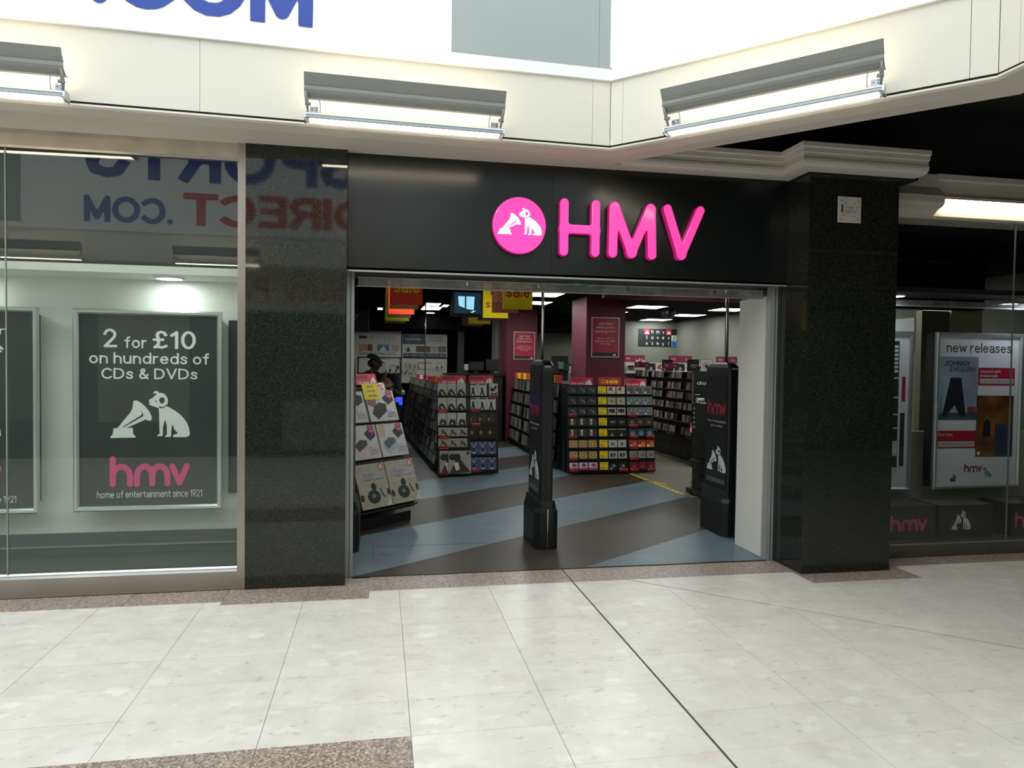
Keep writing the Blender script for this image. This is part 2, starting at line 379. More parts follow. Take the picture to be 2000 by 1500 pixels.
# a round-ended stroke alphabet (cap height 1, x-height .68)
def _el(cx, cy_, rx, ry, t0=0, t1=360, n=18): return arc(cx, cy_, rx, t0, t1, n, ry)
_o = _el(.29, .34, .29, .34); _stem = lambda x, a, b: [(x, a), (x, b)]
GL = {
 'a': [_el(.28, .47, .25, .22, 160, 0, 9) + [(.53, 0)], [(.53, .38), (.24, .36)] + _el(.2, .17, .2, .175, 90, 270, 8) + [(.36, .02), (.53, .16)]],
 'b': [_stem(0, 1, 0), _o], 'c': [_el(.29, .34, .29, .34, 48, 312)], 'd': [_stem(.58, 1, 0), _o], 'e': [[(.02, .36), (.57, .36)], _el(.29, .34, .29, .34, 4, 318)],
 'f': [[(.38, 1), (.27, .99), (.2, .93), (.18, .82), (.18, 0)], [(0, .66), (.36, .66)]], 'g': [_o, [(.58, .68), (.58, -.06)] + _el(.3, -.06, .28, .22, 0, -150, 9)],
 'h': [_stem(0, 1, 0), _el(.26, .42, .26, .26, 180, 0, 9) + [(.52, 0)]], 'i': [_stem(0, .67, 0), [(0, .95), (0, .96)]], 'j': [[(.12, .67), (.12, -.1), (.05, -.24), (-.06, -.26)], [(.12, .95), (.12, .96)]],
 'k': [_stem(0, 1, 0), [(.46, .67), (.02, .26)], [(.19, .42), (.5, 0)]], 'l': [_stem(0, 1, 0)],
 'm': [_stem(0, .68, 0), _el(.215, .45, .215, .23, 180, 0, 8) + [(.43, 0)], _el(.645, .45, .215, .23, 180, 0, 8) + [(.86, 0)]], 'n': [_stem(0, .68, 0), _el(.26, .42, .26, .26, 180, 0, 9) + [(.52, 0)]],
 'o': [_o], 'p': [_stem(0, .68, -.28), _o], 'q': [_stem(.58, .68, -.28), _o], 'r': [_stem(0, .68, 0), _el(.27, .4, .27, .27, 180, 80, 6)],
 's': [[(.46, .55), (.38, .65), (.25, .68), (.12, .65), (.05, .54), (.1, .43), (.25, .37), (.4, .30), (.47, .18), (.4, .05), (.25, 0), (.1, .03), (.02, .14)]],
 't': [[(.17, .9), (.17, .14), (.23, .03), (.36, .01)], [(0, .66), (.36, .66)]], 'u': [[(0, .68), (0, .27)] + _el(.26, .26, .26, .26, 180, 360, 9), _stem(.52, .68, 0)],
 'v': [[(0, .68), (.27, 0), (.54, .68)]], 'w': [[(0, .68), (.21, 0), (.42, .62), (.63, 0), (.84, .68)]], 'x': [[(0, .68), (.5, 0)], [(.5, .68), (0, 0)]], 'y': [[(0, .68), (.28, .02)], [(.55, .68), (.24, -.14), (.16, -.25), (.04, -.28)]], 'z': [[(0, .68), (.5, .68), (0, 0), (.5, 0)]],
 'A': [[(0, 0), (.38, 1), (.76, 0)], [(.13, .32), (.63, .32)]], 'B': [[(.35, .52), (0, .52), (0, 1), (.35, 1)] + _el(.35, .76, .24, .24, 90, -90, 8), [(0, .52), (0, 0), (.38, 0)] + _el(.38, .26, .26, .26, -90, 90, 8)],
 'C': [_el(.42, .5, .42, .5, 45, 315)], 'D': [[(0, 0), (0, 1), (.28, 1)] + _el(.28, .5, .46, .5, 90, -90, 12) + [(0, 0)]], 'E': [[(.52, 1), (0, 1), (0, 0), (.54, 0)], [(0, .52), (.48, .52)]], 'F': [[(.52, 1), (0, 1), (0, 0)], [(0, .5), (.45, .5)]],
 'G': [_el(.42, .5, .42, .5, 45, 340) + [(.84, .42), (.5, .42)]], 'H': [_stem(0, 1, 0), _stem(.62, 1, 0), [(0, .52), (.62, .52)]], 'I': [_stem(0, 1, 0)], 'J': [[(.44, 1), (.44, .25)] + _el(.22, .24, .22, .24, 0, -180, 8)], 'K': [_stem(0, 1, 0), [(.6, 1), (.02, .4)], [(.2, .58), (.62, 0)]],
 'L': [[(0, 1), (0, 0), (.5, 0)]], 'M': [[(0, 0), (0, 1), (.4, .1), (.8, 1), (.8, 0)]], 'N': [[(0, 0), (0, 1), (.62, 0), (.62, 1)]], 'O': [_el(.44, .5, .44, .5)], 'P': [[(0, 0), (0, 1), (.34, 1)] + _el(.34, .73, .27, .27, 90, -90, 9) + [(0, .46)]],
 'R': [[(0, 0), (0, 1), (.36, 1)] + _el(.36, .74, .26, .26, 90, -90, 9) + [(0, .48)], [(.36, .48), (.62, 0)]], 'S': [[(.58, .78), (.5, .93), (.32, 1), (.13, .95), (.04, .8), (.08, .64), (.3, .54), (.52, .45), (.62, .28), (.55, .08), (.32, 0), (.1, .06), (.0, .24)]],
 'T': [[(0, 1), (.68, 1)], _stem(.34, 1, 0)], 'U': [[(0, 1), (0, .3)] + _el(.31, .3, .31, .3, 180, 360, 10) + [(.62, 1)]], 'V': [[(0, 1), (.36, 0), (.72, 1)]], 'W': [[(0, 1), (.25, 0), (.5, .9), (.75, 0), (1, 1)]], 'X': [[(0, 1), (.64, 0)], [(.64, 1), (0, 0)]], 'Y': [[(0, 1), (.33, .46), (.66, 1)], _stem(.33, .46, 0)],
 '0': [_el(.28, .5, .28, .5)], '1': [[(0, .78), (.22, 1), (.22, 0)]], '2': [_el(.28, .71, .27, .29, 170, -25, 10) + [(.4, .42), (.02, 0), (.58, 0)]], '4': [[(.42, 0), (.42, 1), (0, .3), (.58, .3)]], '5': [[(.5, 1), (.1, 1), (.04, .5)] + _el(.27, .33, .28, .33, 130, -150, 12)], '6': [[(.46, 1), (.12, .6)] + _el(.28, .32, .28, .32, 160, 520, 16)], '7': [[(0, 1), (.54, 1), (.18, 0)]], '9': [_el(.28, .68, .28, .32), [(.55, .62), (.4, .2), (.14, 0)]],
 '£': [[(.56, .8), (.5, .95), (.36, 1), (.22, .94), (.17, .78), (.24, .5), (.22, .2), (.06, .02), (.2, .06), (.4, 0), (.58, .1)], [(.04, .5), (.42, .5)]], '&': [[(.66, 0), (.16, .66), (.14, .82), (.22, .97), (.36, .97), (.42, .82), (.34, .68), (.08, .42), (.02, .22), (.12, .04), (.3, 0), (.5, .1), (.66, .4)]],
 '.': [[(0, .02), (0, .03)]], ',': [[(.04, .02), (0, -.12)]], "'": [[(0, 1), (0, .84)]], '?': [_el(.26, .74, .25, .26, 170, -20, 9) + [(.28, .42), (.27, .28)], [(.27, .02), (.27, .03)]], '-': [[(0, .36), (.3, .36)]], '+': [[(0, .4), (.5, .4)], [(.25, .15), (.25, .65)]],
}
_gm = {}
def simplify(L, tol):
    out = []
    for i, p in enumerate(L):
        a = out[-1] if out else L[-1]; b = L[(i + 1) % len(L)]
        d = (b[0] - a[0], b[1] - a[1]); n = math.hypot(*d) or 1e-9
        if abs((p[0] - a[0]) * d[1] - (p[1] - a[1]) * d[0]) / n > tol or math.hypot(p[0] - a[0], p[1] - a[1]) > .35: out.append(p)
    return out if len(out) > 3 else L
def strokepolys(body, r, spacing=1., square=False):
    x = 0; V_ = []; F_ = []
    for ch in body:
        if ch == ' ': x += .34; continue
        st = GL[ch]; k = (ch, round(r, 3), square)
        if k not in _gm: _gm[k] = outmesh([simplify(L, .006) for L in outline(st, r, step=max(.02, r / 3.2), square=square)])
        lo = min(p[0] for s_ in st for p in s_); hi = max(p[0] for s_ in st for p in s_)
        vs, fs = _gm[k]; i = len(V_); V_ += [(v[0] - lo + x, v[1]) for v in vs]; F_ += [tuple(i + j for j in q) for q in fs]
        x += hi - lo + (2 * r + (.12 if r < .1 else .05)) * spacing
    return V_, F_
# lower-case logo, about 2.55 wide and 1 high (unit = stem height)
_h = [[(.1, .1), (.1, .92)], [(.1, .1), (.1, .36)] + arc(.37, .36, .27, 180, 0, ry=.31) + [(.64, .1)]]
_m = [[(.86, .1), (.86, .36)] + arc(1.1, .36, .24, 180, 0, ry=.31) + [(1.34, .1)], [(1.34, .1), (1.34, .36)] + arc(1.58, .36, .24, 180, 0, ry=.31) + [(1.82, .1)]]
_v = [[(1.98, .66), (2.21, .12), (2.44, .66)]]
LOGO = outmesh(outline(_h + _m + _v, .095))
def logo(mb, f, a0, a1, b0, b1, c, mat):
    addshape(mb, f, LOGO, mat, a0 - .005 * (a1 - a0) / 2.53, b0 - .005 * (b1 - b0) / 1.01, c, (a1 - a0) / 2.53, (b1 - b0) / 1.01)
# ------------------------------------------------------------------ palette
TILE = terrazzo('cream_terrazzo')
BROWN = speckle('brown_granite', [(.0, '#6b5f56'), (.35, '#8d7f74'), (.7, '#a39588'), (.93, '#b9aca0'), (1., '#d0c5ba')], 130., .35, .4)
GROUT = M('grout', '#8f8b82', .9, var=.15, vs=30)
JOINT = M('movement_joint', '#3c3a35', .7)
BLACKG = speckle('black_granite', [(.0, '#10130f'), (.45, '#191d19'), (.75, '#252924'), (.93, '#343832'), (1., '#454a43')], 330., .04, .5)
CREAM = M('cream_panel', '#dcd9cd', .42, var=.015, vs=2)
CREAM2 = M('cream_moulding', '#cfc9bc', .45, var=.03, vs=2)
STAIN = M('stained_header', '#b5aa99', .6, var=.16, vs=4.5)
WHITEP = M('white_sign_panel', '#eceeee', .3, var=.01)
GREYP = M('grey_sign_panel', '#9aa5a5', .4, var=.01)
BLUEL = M('blue_letter', '#1c3f9e', .4, var=.02)
REDL = M('red_letter', '#c4202c', .4, var=.02)
GAPM = M('shadow_gap', '#0d0b08', .9)
SIGNB = M('black_sign_panel', '#151a19', .22, spec=.5, var=.03)
VOID = M('black_ceiling', '#0c100f', .9, var=.1)
STEEL = M('brushed_steel', '#a59f97', .34, .85, var=.05, vs=3)
STEELB = M('bright_steel', '#c9cbc9', .18, .95, var=.03)
ALU = M('grey_aluminium', '#a3a6a3', .45, .3, var=.04)
DARKG = M('dark_grey', '#2e3230', .5)
BLACK = M('black_plastic', '#0f1312', .45, var=.08)
BLACKM = M('black_metal', '#0e1011', .5, .2, var=.08)
WHITE = M('white_paint', '#d9d8d2', .6, var=.02)
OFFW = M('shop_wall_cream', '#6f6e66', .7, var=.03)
MAROON = M('maroon_paint', '#5f0f2d', .6, var=.03)
PINK = M('logo_pink', '#c43a75', .5, var=.02)
LIGHTINK = M('pale_ink', '#cfd2cf', .5, var=.02)
DARKINK = M('dark_ink', '#15181a', .5, var=.02)
PRINT = M('charcoal_print', '#2b3030', .35, var=.06)
RED = M('header_red', '#c01f43', .45, var=.03)
YEL = M('price_yellow', '#dfc914', .5, var=.03)
ORNG = M('sale_orange', '#d8411d', .5, var=.03)
GLASS = glassmat('window_glass')
CHROME = M('chrome', '#d6d6d4', .12, 1., var=.02)
SATIN = M('satin_frame', '#c3c8c6', .3, .75, var=.03)

# ------------------------------------------------------------------ mall floor
XK = [.1355 + .596 * k for k in range(-8, 12)]
YJ = [2.2, 2.537, 2.8435, 3.151, 3.459, 3.7665, 4.074, 4.3815, 4.689]
STEPS = [(-4.7, -.957, 4.636), (-.957, -.057, 4.575), (-.057, 2.995, 4.72), (2.995, 3.868, 4.456), (3.868, 6.7, 4.75)]
fm = MB().box(-10, 11, -2.4, 5.06, -.15, -.004, GROUT)
floor = fm.build('floor', kind='structure', base=(0, 0, 0))
DG = (Vector((1.71, 4.73)), Vector((3.436, 3.226)))      # the slanting movement joint
dgd = (DG[1] - DG[0]).normalized(); dgn = Vector((-dgd.y, dgd.x))
def clip(poly, o, n):
    out = []
    for i, p in enumerate(poly):
        q = poly[(i + 1) % len(poly)]; a = (Vector(p) - o).dot(n); b = (Vector(q) - o).dot(n)
        if a >= 0: out.append(tuple(p))
        if a * b < 0: t = a / (a - b); out.append((p[0] + (q[0] - p[0]) * t, p[1] + (q[1] - p[1]) * t))
    return out
def piece(name, poly, mat, z0, z1, parent, gap=0.):
    if len(poly) < 3: return
    c = Vector((sum(p[0] for p in poly) / len(poly), sum(p[1] for p in poly) / len(poly)))
    f = F((0, 0, 0), (1, 0, 0), (0, 1, 0))
    area = abs(sum(p[0] * poly[(i + 1) % len(poly)][1] - p[1] * poly[(i + 1) % len(poly)][0] for i, p in enumerate(poly))) / 2
    if area < .0001: return
    return MB().prism(f, poly, z0, z1, mat).build(name, parent)
JX = 1.3275                                               # the dark straight joint between two tile columns
for xa, xb in zip(XK, XK[1:]):
    for s0, s1, top in STEPS:
        x0, x1 = max(xa, s0), min(xb, s1)
        if x1 - x0 < .02: continue
        ga = .006 if abs(xa - JX) < .01 else .0013; gb = .006 if abs(xb - JX) < .01 else .0013
        ax = x0 + (ga if x0 == xa else 0.); bx = x1 - (gb if x1 == xb else 0.)
        for ya, yb in zip(YJ, YJ[1:] + [9]):
            y1 = min(yb, top)
            if y1 - ya < .02: continue
            brown = x1 <= .14 and yb <= 2.85
            cells = [(ax, bx)] if not brown else [(ax, (ax + bx) / 2 - .001), ((ax + bx) / 2 + .001, bx)]
            for cx0, cx1 in cells:
                q = [(cx0, ya + .0006), (cx1, ya + .0006), (cx1, y1 - (.0006 if y1 == yb else .0)), (cx0, y1 - (.0006 if y1 == yb else .0))]
                z = R.uniform(-.0003, .0003)
                for sgn in (1, -1):
                    piece('tile', clip(q, DG[0] + dgn * sgn * .006, dgn * sgn), BROWN if brown else TILE, -.02, z, floor)
for s0, s1, top in STEPS:                                 # brown granite border along the shop fronts
    back = 5.036 if s0 > -.5 and s1 < 3 else (4.9 if s1 < 0 else 4.99)
    n = max(1, round((s1 - s0) / .298)); w = (s1 - s0) / n
    for k in range(n):
        x0 = s0 + k * w; x1 = x0 + w
        g = .006 if x1 > 1.2 and x0 < JX < x1 else .0012
        if x0 < JX < x1:
            piece('tile', [(x0 + .0012, top + .001), (JX - .005, top + .001), (JX - .005, back), (x0 + .0012, back)], BROWN, -.02, 0, floor)
            x0 = JX + .005
        piece('tile', [(x0 + .0012, top + .001), (x1 - .0012, top + .001), (x1 - .0012, back), (x0 + .0012, back)], BROWN, -.02, R.uniform(-.0003, .0003), floor)
MB().box(JX - .0055, JX + .0055, 2.2, 5.03, -.02, -.0022, JOINT).build('joint_strip', floor)
f = F((0, 0, 0), (dgd.x, dgd.y, 0), (dgn.x, dgn.y, 0)); o2 = DG[0]
f.o = Vector((o2.x, o2.y, 0))
MB().obox(f, -.02, 4.2, -.0055, .0055, -.02, -.0022, M('joint_grey', '#77736a', .7)).build('joint_strip', floor)
pv = MB().box(-10, 11, -2.4, 2.199, -.02, 0, TILE).box(-10, -4.702, 2.199, 5., -.02, 0, TILE).box(6.702, 11, 2.199, 5., -.02, 0, TILE)
tag(pv.build('paving', floor), kind='stuff')

# ------------------------------------------------------------------ canopy above the shop fronts
TH = math.radians(2.0)
V0 = (1.486, 4.548); V1 = (2.959, 3.026); P0 = (V0[0] - 7.5 * math.cos(TH), V0[1] - 7.5 * math.sin(TH)); P3 = (2.9, -2.0)
PATH = [P0, V0, V1, P3]
ZG = 2.945                                                # foot of the shadow gap
def shelf(path, mat):
    # bullnose and soffit band; 'out' is towards the walkway
    prof = [(0, ZG), (.004, ZG - .012), (-.01, ZG - .022), (-.05, 2.917), (-.11, 2.909), (-.235, 2.909), (-.235, 2.94), (-.235, ZG + .02), (-.05, ZG + .02), (-.05, ZG)]
    return prof
c = MB(); c.sweep(PATH, shelf(PATH, CREAM2), CREAM2)
cornice = c.build('trim_1', kind='structure')
# soffit filling from the band back to the shop front, left of the slanting part
f = F((0, 0, 0), (1, 0, 0), (0, 1, 0))
ix = lambda d: (V0[0] + d, V0[1])
sof = MB().prism(f, [(P0[0], P0[1] + .2), (1.42, 4.548 + .2), (1.66, 4.80), (1.66, 5.3), (P0[0], 5.3)], 2.9105, 2.96, CREAM2)
sof.build('ceiling_soffit', kind='structure')
g = MB(); g.sweep(PATH, [(-.02, ZG + .0), (-.02, ZG + .03), (-.06, ZG + .03), (-.06, ZG + .0)], GAPM)
g.build('trim_2', kind='structure')
# cream fascia boards with thin joints, each board a piece
fas = empty('fascia', (0, 4.5, ZG + .02), kind='structure')
dl = Vector((math.cos(TH), math.sin(TH), 0)); d1 = Vector((V1[0] - V0[0], V1[1] - V0[1], 0)); L1 = d1.length; d1.normalize()
def board(p0, d, a0, a1, z0, z1, mat, t0=-.05, t1=-.016, name='panel', par=None, lip=True):
    fr = F((p0[0], p0[1], 0), d, (0, 0, 1))               # w = d x z points to the walkway side
    m = MB().obox(fr, a0 + .0012, a1 - .0012, z0, z1, t0, t1, mat)
    if lip: m.obox(fr, a0 + .0012, a1 - .0012, z0 - .012, z0, t0, t1 - .012, CREAM2)
    m.build(name, par)
pl0 = (P0[0], P0[1])
sL = lambda x: (x - P0[0]) / math.cos(TH)
cuts = [-6, -4.0, -2.52, -1.049, .2, 1.369, 1.4745]
cuts = [sL(x) for x in (-5.99, -4.0, -2.52, -1.049, 1.3695)] + [7.5 + .006]
for a, b in zip(cuts, cuts[1:]): board(pl0, dl, a, b, ZG + .018, 3.384, CREAM, par=fas)
for a, b in zip([-.006, .083, 2.005], [.083, 2.005, L1 + .006]): board(V0, d1, a, b, ZG + .018, 3.384, CREAM, par=fas)
d2 = Vector((P3[0] - V1[0], P3[1] - V1[1], 0)); L2 = d2.length; d2.normalize()
for a, b in zip([-.006, .11, 1.6, 3.2], [.11, 1.6, 3.2, L2]): board(V1, d2, a, b, ZG + .018, 3.384, CREAM, par=fas)
# projecting foot of the sign boxes above the fascia, then the sign panels
lip = MB(); lip.sweep(PATH, [(.004, 3.382), (.004, 3.452), (-.004, 3.46), (-.12, 3.46), (-.12, 3.382)], WHITEP)
lip.build('trim_3', kind='structure')
up = empty('wall_upper', (0, 4.5, 3.46), kind='structure')
for a, b, m in ((0, sL(-3.5), WHITEP), (sL(-3.5), sL(.431), WHITEP), (sL(.431), sL(1.402), GREYP), (sL(1.402), 7.5 - .002, GREYP)):
    fr = F((P0[0], P0[1], 0), dl, (0, 0, 1)); MB().obox(fr, a + .001, b - .001, 3.458, 6.2, -.05, -.003, m).build('panel', up)
fr = F((V0[0], V0[1], 0), d1, (0, 0, 1))
MB().obox(fr, .003, L1, 3.458, 6.2, -.05, -.003, WHITEP).build('panel', up)
fr = F((V1[0], V1[1], 0), d2, (0, 0, 1))
MB().obox(fr, 0, L2, 3.458, 6.2, -.05, -.003, WHITEP).build('panel', up)
# raised sign lettering (bottoms of the letters show)
fr = F((P0[0], P0[1], 0), dl, (0, 0, 1))
zb = 3.512
lt = empty('sign_lettering', fr.p(sL(-1.3), zb, -.002), 'huge blue and red letters on the white panel above the left canopy lamps', 'sign')
# widths from the photograph's visible feet: the last letter runs -.87 .. -.41
def bigtext(lt, fr, xr, zb, c):
    def word(t, x1, wid, b0, h, m):
        mb = MB(); text(mb, fr, t, x1 - wid, x1, b0, b0 + h, c, m, bold=.085, square=True); mb.build('lettering', lt)
    word('.COM', xr, 1.21, zb, .39, BLUEL); word('DIRECT', xr - 1.35, 2.7, zb - .01, .50, REDL)
    word('SPORTS', xr - .02, 3.9, zb + .62, .75, BLUEL)
bigtext(lt, fr, sL(-.41), zb, .0)

# ------------------------------------------------------------------ strip lamps on the canopy
LAMPG = M('lamp_grey', '#8d8f8b', .4, .15, var=.02)
LAMPS = M('lamp_silver', '#bcc3c8', .3, .6, var=.02)
TUBEW = M('lamp_tube', '#fff6e0', .5, emis='#fff0d2', es=22., var=0)
TUBEU = M('upper_tube', '#fff3d8', .5, emis='#ffedc8', es=16., var=0)
def lamp(fr, a0, a1, label):
    """curved reflector over a tilted tube housing, on two brackets; fr.w points off the wall"""
    e = empty('wall_lamp', fr.p((a0 + a1) / 2, 2.93, 0), label, 'wall lamp', 'strip lamps along the canopy')
    def bar(prof, mat, name, x0=a0, x1=a1, sm=False):
        mb = MB(); mb.loft([[fr.p(x, z, c) for c, z in prof] for x in (x0, x1)], mat, caps=True, smooth=sm); mb.build(name, e)
    # reflector: thin S-curved blade leaning off the wall at the top
    out = [(.19, 3.175), (.181, 3.155), (.17, 3.134), (.158, 3.117), (.154, 3.113), (.16, 3.104), (.159, 3.09), (.15, 3.074), (.137, 3.065), (.136, 3.062), (.118, 3.052), (.075, 3.058)]
    inn = [(c_ - .006, z_ + .001) for c_, z_ in reversed(out)]
    bar(out + inn, LAMPG, 'reflector')
    bar([(.118, 3.078), (.105, 3.085), (.09, 3.084), (.08, 3.074), (.09, 3.066), (.108, 3.064)], TUBEU, 'upper_tube', a0 + .04, a1 - .04)
    bar([(.092, 2.967), (.118, 2.97), (.134, 2.961), (.137, 2.953), (.131, 2.951), (.131, 2.947), (.139, 2.944), (.138, 2.934), (.13, 2.931), (.064, 2.925), (.056, 2.94), (.07, 2.962)], LAMPS, 'housing')
    bar([(.128, 2.9305), (.12, 2.924), (.09, 2.9205), (.072, 2.9205), (.066, 2.9245)], TUBEW, 'tube', a0 + .03, a1 - .03)
    for x in (a0 + .004, a1 - .004):
        mb = MB(); mb.loft([[fr.p(x + q, z, c) for c, z in ((.06, 2.918), (.125, 2.920), (.14, 2.932), (.136, 2.962), (.12, 2.972), (.07, 2.966))] for q in (-.005, .005)], LAMPS, caps=True); mb.build('end_cap', e)
    for x, s_ in ((a0 + .05, 1), (a1 - .05, -1)):
        b = MB(); b.cbox(F(fr.p(x, 2.965, .06), fr.u, fr.v), -.022, .024, 0, .055, 0, .014, LAMPS, .006)
        for q in (.012, .026, .04): b.obox(fr, x + .010, x + .016, 2.968 + q, 2.973 + q, .074, .0755, BLACKM)
        b.obox(fr, x - .012, x - .006, 3.0, 3.006, .074, .0755, BLACKM)
        b.tube([fr.p(x, 2.99, -.02), fr.p(x, 2.985, .06)], .012, LAMPS)
        b.build('bracket', e)
        b = MB(); xx = x - .03 * s_
        b.tube([fr.p(xx, 2.972, .10), fr.p(xx - .004 * s_, 3.0, .112), fr.p(xx - .006 * s_, 3.03, .128), fr.p(xx - .01 * s_, 3.075, .158)], [.005, .008, .011, .007], LAMPG)
        b.tube([fr.p(xx - .016, 3.018, .122), fr.p(xx + .016, 3.014, .122)], .010, LAMPG)
        b.build('arm', e)
        b = MB(); b.tube([fr.p(x + .034 * s_, 3.05, .10), fr.p(x + .039 * s_, 3.02, .09), fr.p(x + .037 * s_, 2.966, .08)], .003, M('white_cable', '#d4d4d0', .5)); b.build('cable', e)
    return e
frl = F((P0[0], P0[1], 0), dl, (0, 0, 1))
lamp(frl, 7.5 - 1.937, 7.5 - .741, 'grey strip lamp on the middle of the canopy, left of the bend')
lamp(frl, 7.5 - 4.39, 7.5 - 3.194, 'grey strip lamp at the left edge, cut by the picture')
frr = F((V0[0], V0[1], 0), d1, (0, 0, 1))
lamp(frr, .435, 1.643, 'grey strip lamp on the slanting canopy, right of the bend')

# ------------------------------------------------------------------ black recess above the right-hand part, and the back of the slanting canopy
bk = MB(); bk.sweep([V0, V1, P3], [(-.235, 2.945), (-.235, 3.62), (-.26, 3.62), (-.26, 2.945)], VOID); bk.build('wall_recess', kind='structure')
f = F((0, 0, 0), (1, 0, 0), (0, 1, 0))
MB().prism(f, [(1.66, 4.78), (V0[0] + .2, V0[1] + .05), (V1[0] + .1, V1[1]), (P3[0] + .1, P3[1]), (11, P3[1]), (11, 5.4), (1.66, 5.4)], 3.6, 3.7, VOID).build('ceiling_recess', kind='structure')
MB().box(1.66, 11, 4.99, 5.3, 2.9, 3.62, VOID).build('wall_overhead', kind='structure')

# ------------------------------------------------------------------ granite piers
def pier(name, x0, x1, y0, y1, z1, cuts):
    e = empty(name, ((x0 + x1) / 2, (y0 + y1) / 2, 0), kind='structure')
    MB().box(x0 + .012, x1 - .012, y0 + .012, y1, 0, z1, DARKG).build('core', e)
    return e
pl_ = pier('pillar', -.862, -.22, 4.868, 5.3, 2.92, 1)
for z0, z1 in ((0.0, 1.53), (1.5315, 2.92)):
    MB().box(-.862, -.22, 4.868, 4.88, z0, z1, BLACKG).build('slab', pl_)
    MB().box(-.232, -.22, 4.881, 5.04, z0, z1, BLACKG).build('slab', pl_)
pr_ = pier('pillar', 3.03, 3.754, 4.662, 5.2, 2.9, 1)
for z0, z1 in ((.0, 2.1), (2.1015, 2.9)):
    MB().box(3.03, 3.754, 4.662, 4.674, z0, z1, BLACKG).build('slab', pr_)
    MB().box(3.03, 3.042, 4.675, 5.06, z0, z1, BLACKG).build('slab', pr_)
    MB().box(3.742, 3.754, 4.675, 5.06, z0, z1, BLACKG).build('slab', pr_)

# ------------------------------------------------------------------ cornice along the wall and round the right pier
M2 = [(.0, 2.912), (.08, 2.911), (.12, 2.915), (.142, 2.928), (.15, 2.946), (.15, 2.965), (.142, 2.968), (.142, 3.0), (.155, 3.005), (.155, 3.035), (.17, 3.04), (.17, 3.07), (.0, 3.07)]
# path walked so that the walkway is on its right-hand side
mb = MB(); mb.sweep([(1.42, 4.93), (3.03, 4.93), (3.03, 4.662), (3.875, 4.662)], M2, CREAM2)
mb.build('trim_4', kind='structure')
MB().box(3.02, 3.91, 4.66, 5.2, 2.9, 3.06, VOID).build('wall_block', kind='structure')

# right-hand window head: deeper box near the pier, shallower part with a batten light beyond
mb = MB()
f = F((0, 0, 0), (0, 1, 0), (0, 0, 1), (1, 0, 0))
mb.prism(f, [(5.2, 2.70), (4.98, 2.70), (4.90, 2.755), (4.845, 2.775), (4.83, 2.80), (4.83, 2.85), (4.90, 2.93), (4.90, 3.03), (5.2, 3.03)], 3.74, 4.295, CREAM2)
mb.prism(f, [(5.2, 2.70), (4.98, 2.70), (4.955, 2.72), (4.955, 2.86), (4.93, 2.9), (4.93, 2.99), (4.905, 3.0), (4.905, 3.04), (5.2, 3.04)], 4.296, 7.2, CREAM2)
mb.build('trim_5', kind='structure')
e = empty('batten_light', (5.3, 4.9, 2.77), 'bare white fluorescent batten under the window head right of the pier', 'light')
MB().box(4.30, 6.6, 4.90, 4.952, 2.845, 2.868, CREAM2).build('housing', e)
mb = MB(); mb.loft([[(x, 4.925 + .025 * math.cos(t), 2.822 + .024 * math.sin(t)) for t in [math.pi * 2 * k / 10 for k in range(10)]] for x in (4.35, 6.57)], TUBEW, caps=True, smooth=True); mb.build('tube', e)

# ------------------------------------------------------------------ black sign board over the door
sb = empty('wall_sign', (1.4, 4.93, 2.14), kind='structure')
for x0, x1 in ((-.2185, 1.1925), (1.1945, 3.029)):
    MB().box(x0, x1, 4.93, 4.955, 2.146, 2.925, SIGNB).build('panel', sb)
MB().box(-.22, 3.03, 4.956, 5.3, 2.156, 2.96, DARKG).build('backing', sb)
# ------------------------------------------------------------------ lit pink sign: disc and three channel letters
def pinkmat(name, face):
    m, nt, b = newmat(name); L = nt.links.new
    b.inputs['Base Color'].default_value = (*lin('#e0359a'), 1); b.inputs['Roughness'].default_value = .12
    b.inputs['Emission Color'].default_value = (*lin('#ff4fb0' if face else '#e0207c'), 1); b.inputs['Emission Strength'].default_value = .7 if face else .2
    MATS[name] = m
    return m
PKF = pinkmat('pink_lit_face', True); PKS = pinkmat('pink_lit_side', False)
WHL = M('white_lit_mark', '#f4e4f2', .4, emis='#fbe9f6', es=.75, var=0)
sg = empty('shop_sign', (1.55, 4.9, 2.27), 'glowing pink round badge and rounded capital letters on the black board', 'sign')
fs = front(0, 4.93, 0)
d = MB(); n = 56; cx, cz, rr = .948, 2.469, .19
ring = lambda r, c_: [fs.p(cx + r * math.cos(2 * math.pi * k / n), cz + r * 1.04 * math.sin(2 * math.pi * k / n), c_) for k in range(n)]
d.loft([ring(rr * .97, .0), ring(rr, .012), ring(rr, .05), ring(rr * .985, .058)], PKS, smooth=True)
d.loft([ring(rr * .985, .058), ring(rr * .95, .061)], PKF, smooth=True)
d.poly(ring(rr * .95, .061), PKF)
dm = d.build('badge', sg)
e = MB(); emblem(e, fs, .792, 1.108, 2.403, 2.59, .0625, WHL, PKF); e.build('emblem', dm)
def letter(name, strokes, r=.0305, k=.0):
    lo = outline(strokes, r, k, step=.0055)
    mb = MB()
    addshape(mb, fs, outmesh(lo, .024, .009, 2), PKF, c=.033)
    for i, q in enumerate(mb.f):
        P = [mb.v[j] for j in q]; nrm = (P[1] - P[0]).cross(P[2] - P[0])
        if nrm.length and abs(nrm.normalized().y) < .5: mb.mi[i] = mb.m(PKS); mb.sm[i] = True
    mb.build('letter', sg)
letter('H', [[(1.268, 2.643), (1.268, 2.303)], [(1.498, 2.643), (1.498, 2.303)], [(1.268, 2.462), (1.498, 2.462)]], .0315, .02)
letter('M', [[(1.628, 2.306), (1.632, 2.626)], [(1.640, 2.636), (1.770, 2.312)], [(1.770, 2.312), (1.905, 2.636)], [(1.913, 2.626), (1.924, 2.303)]], .033, .022)
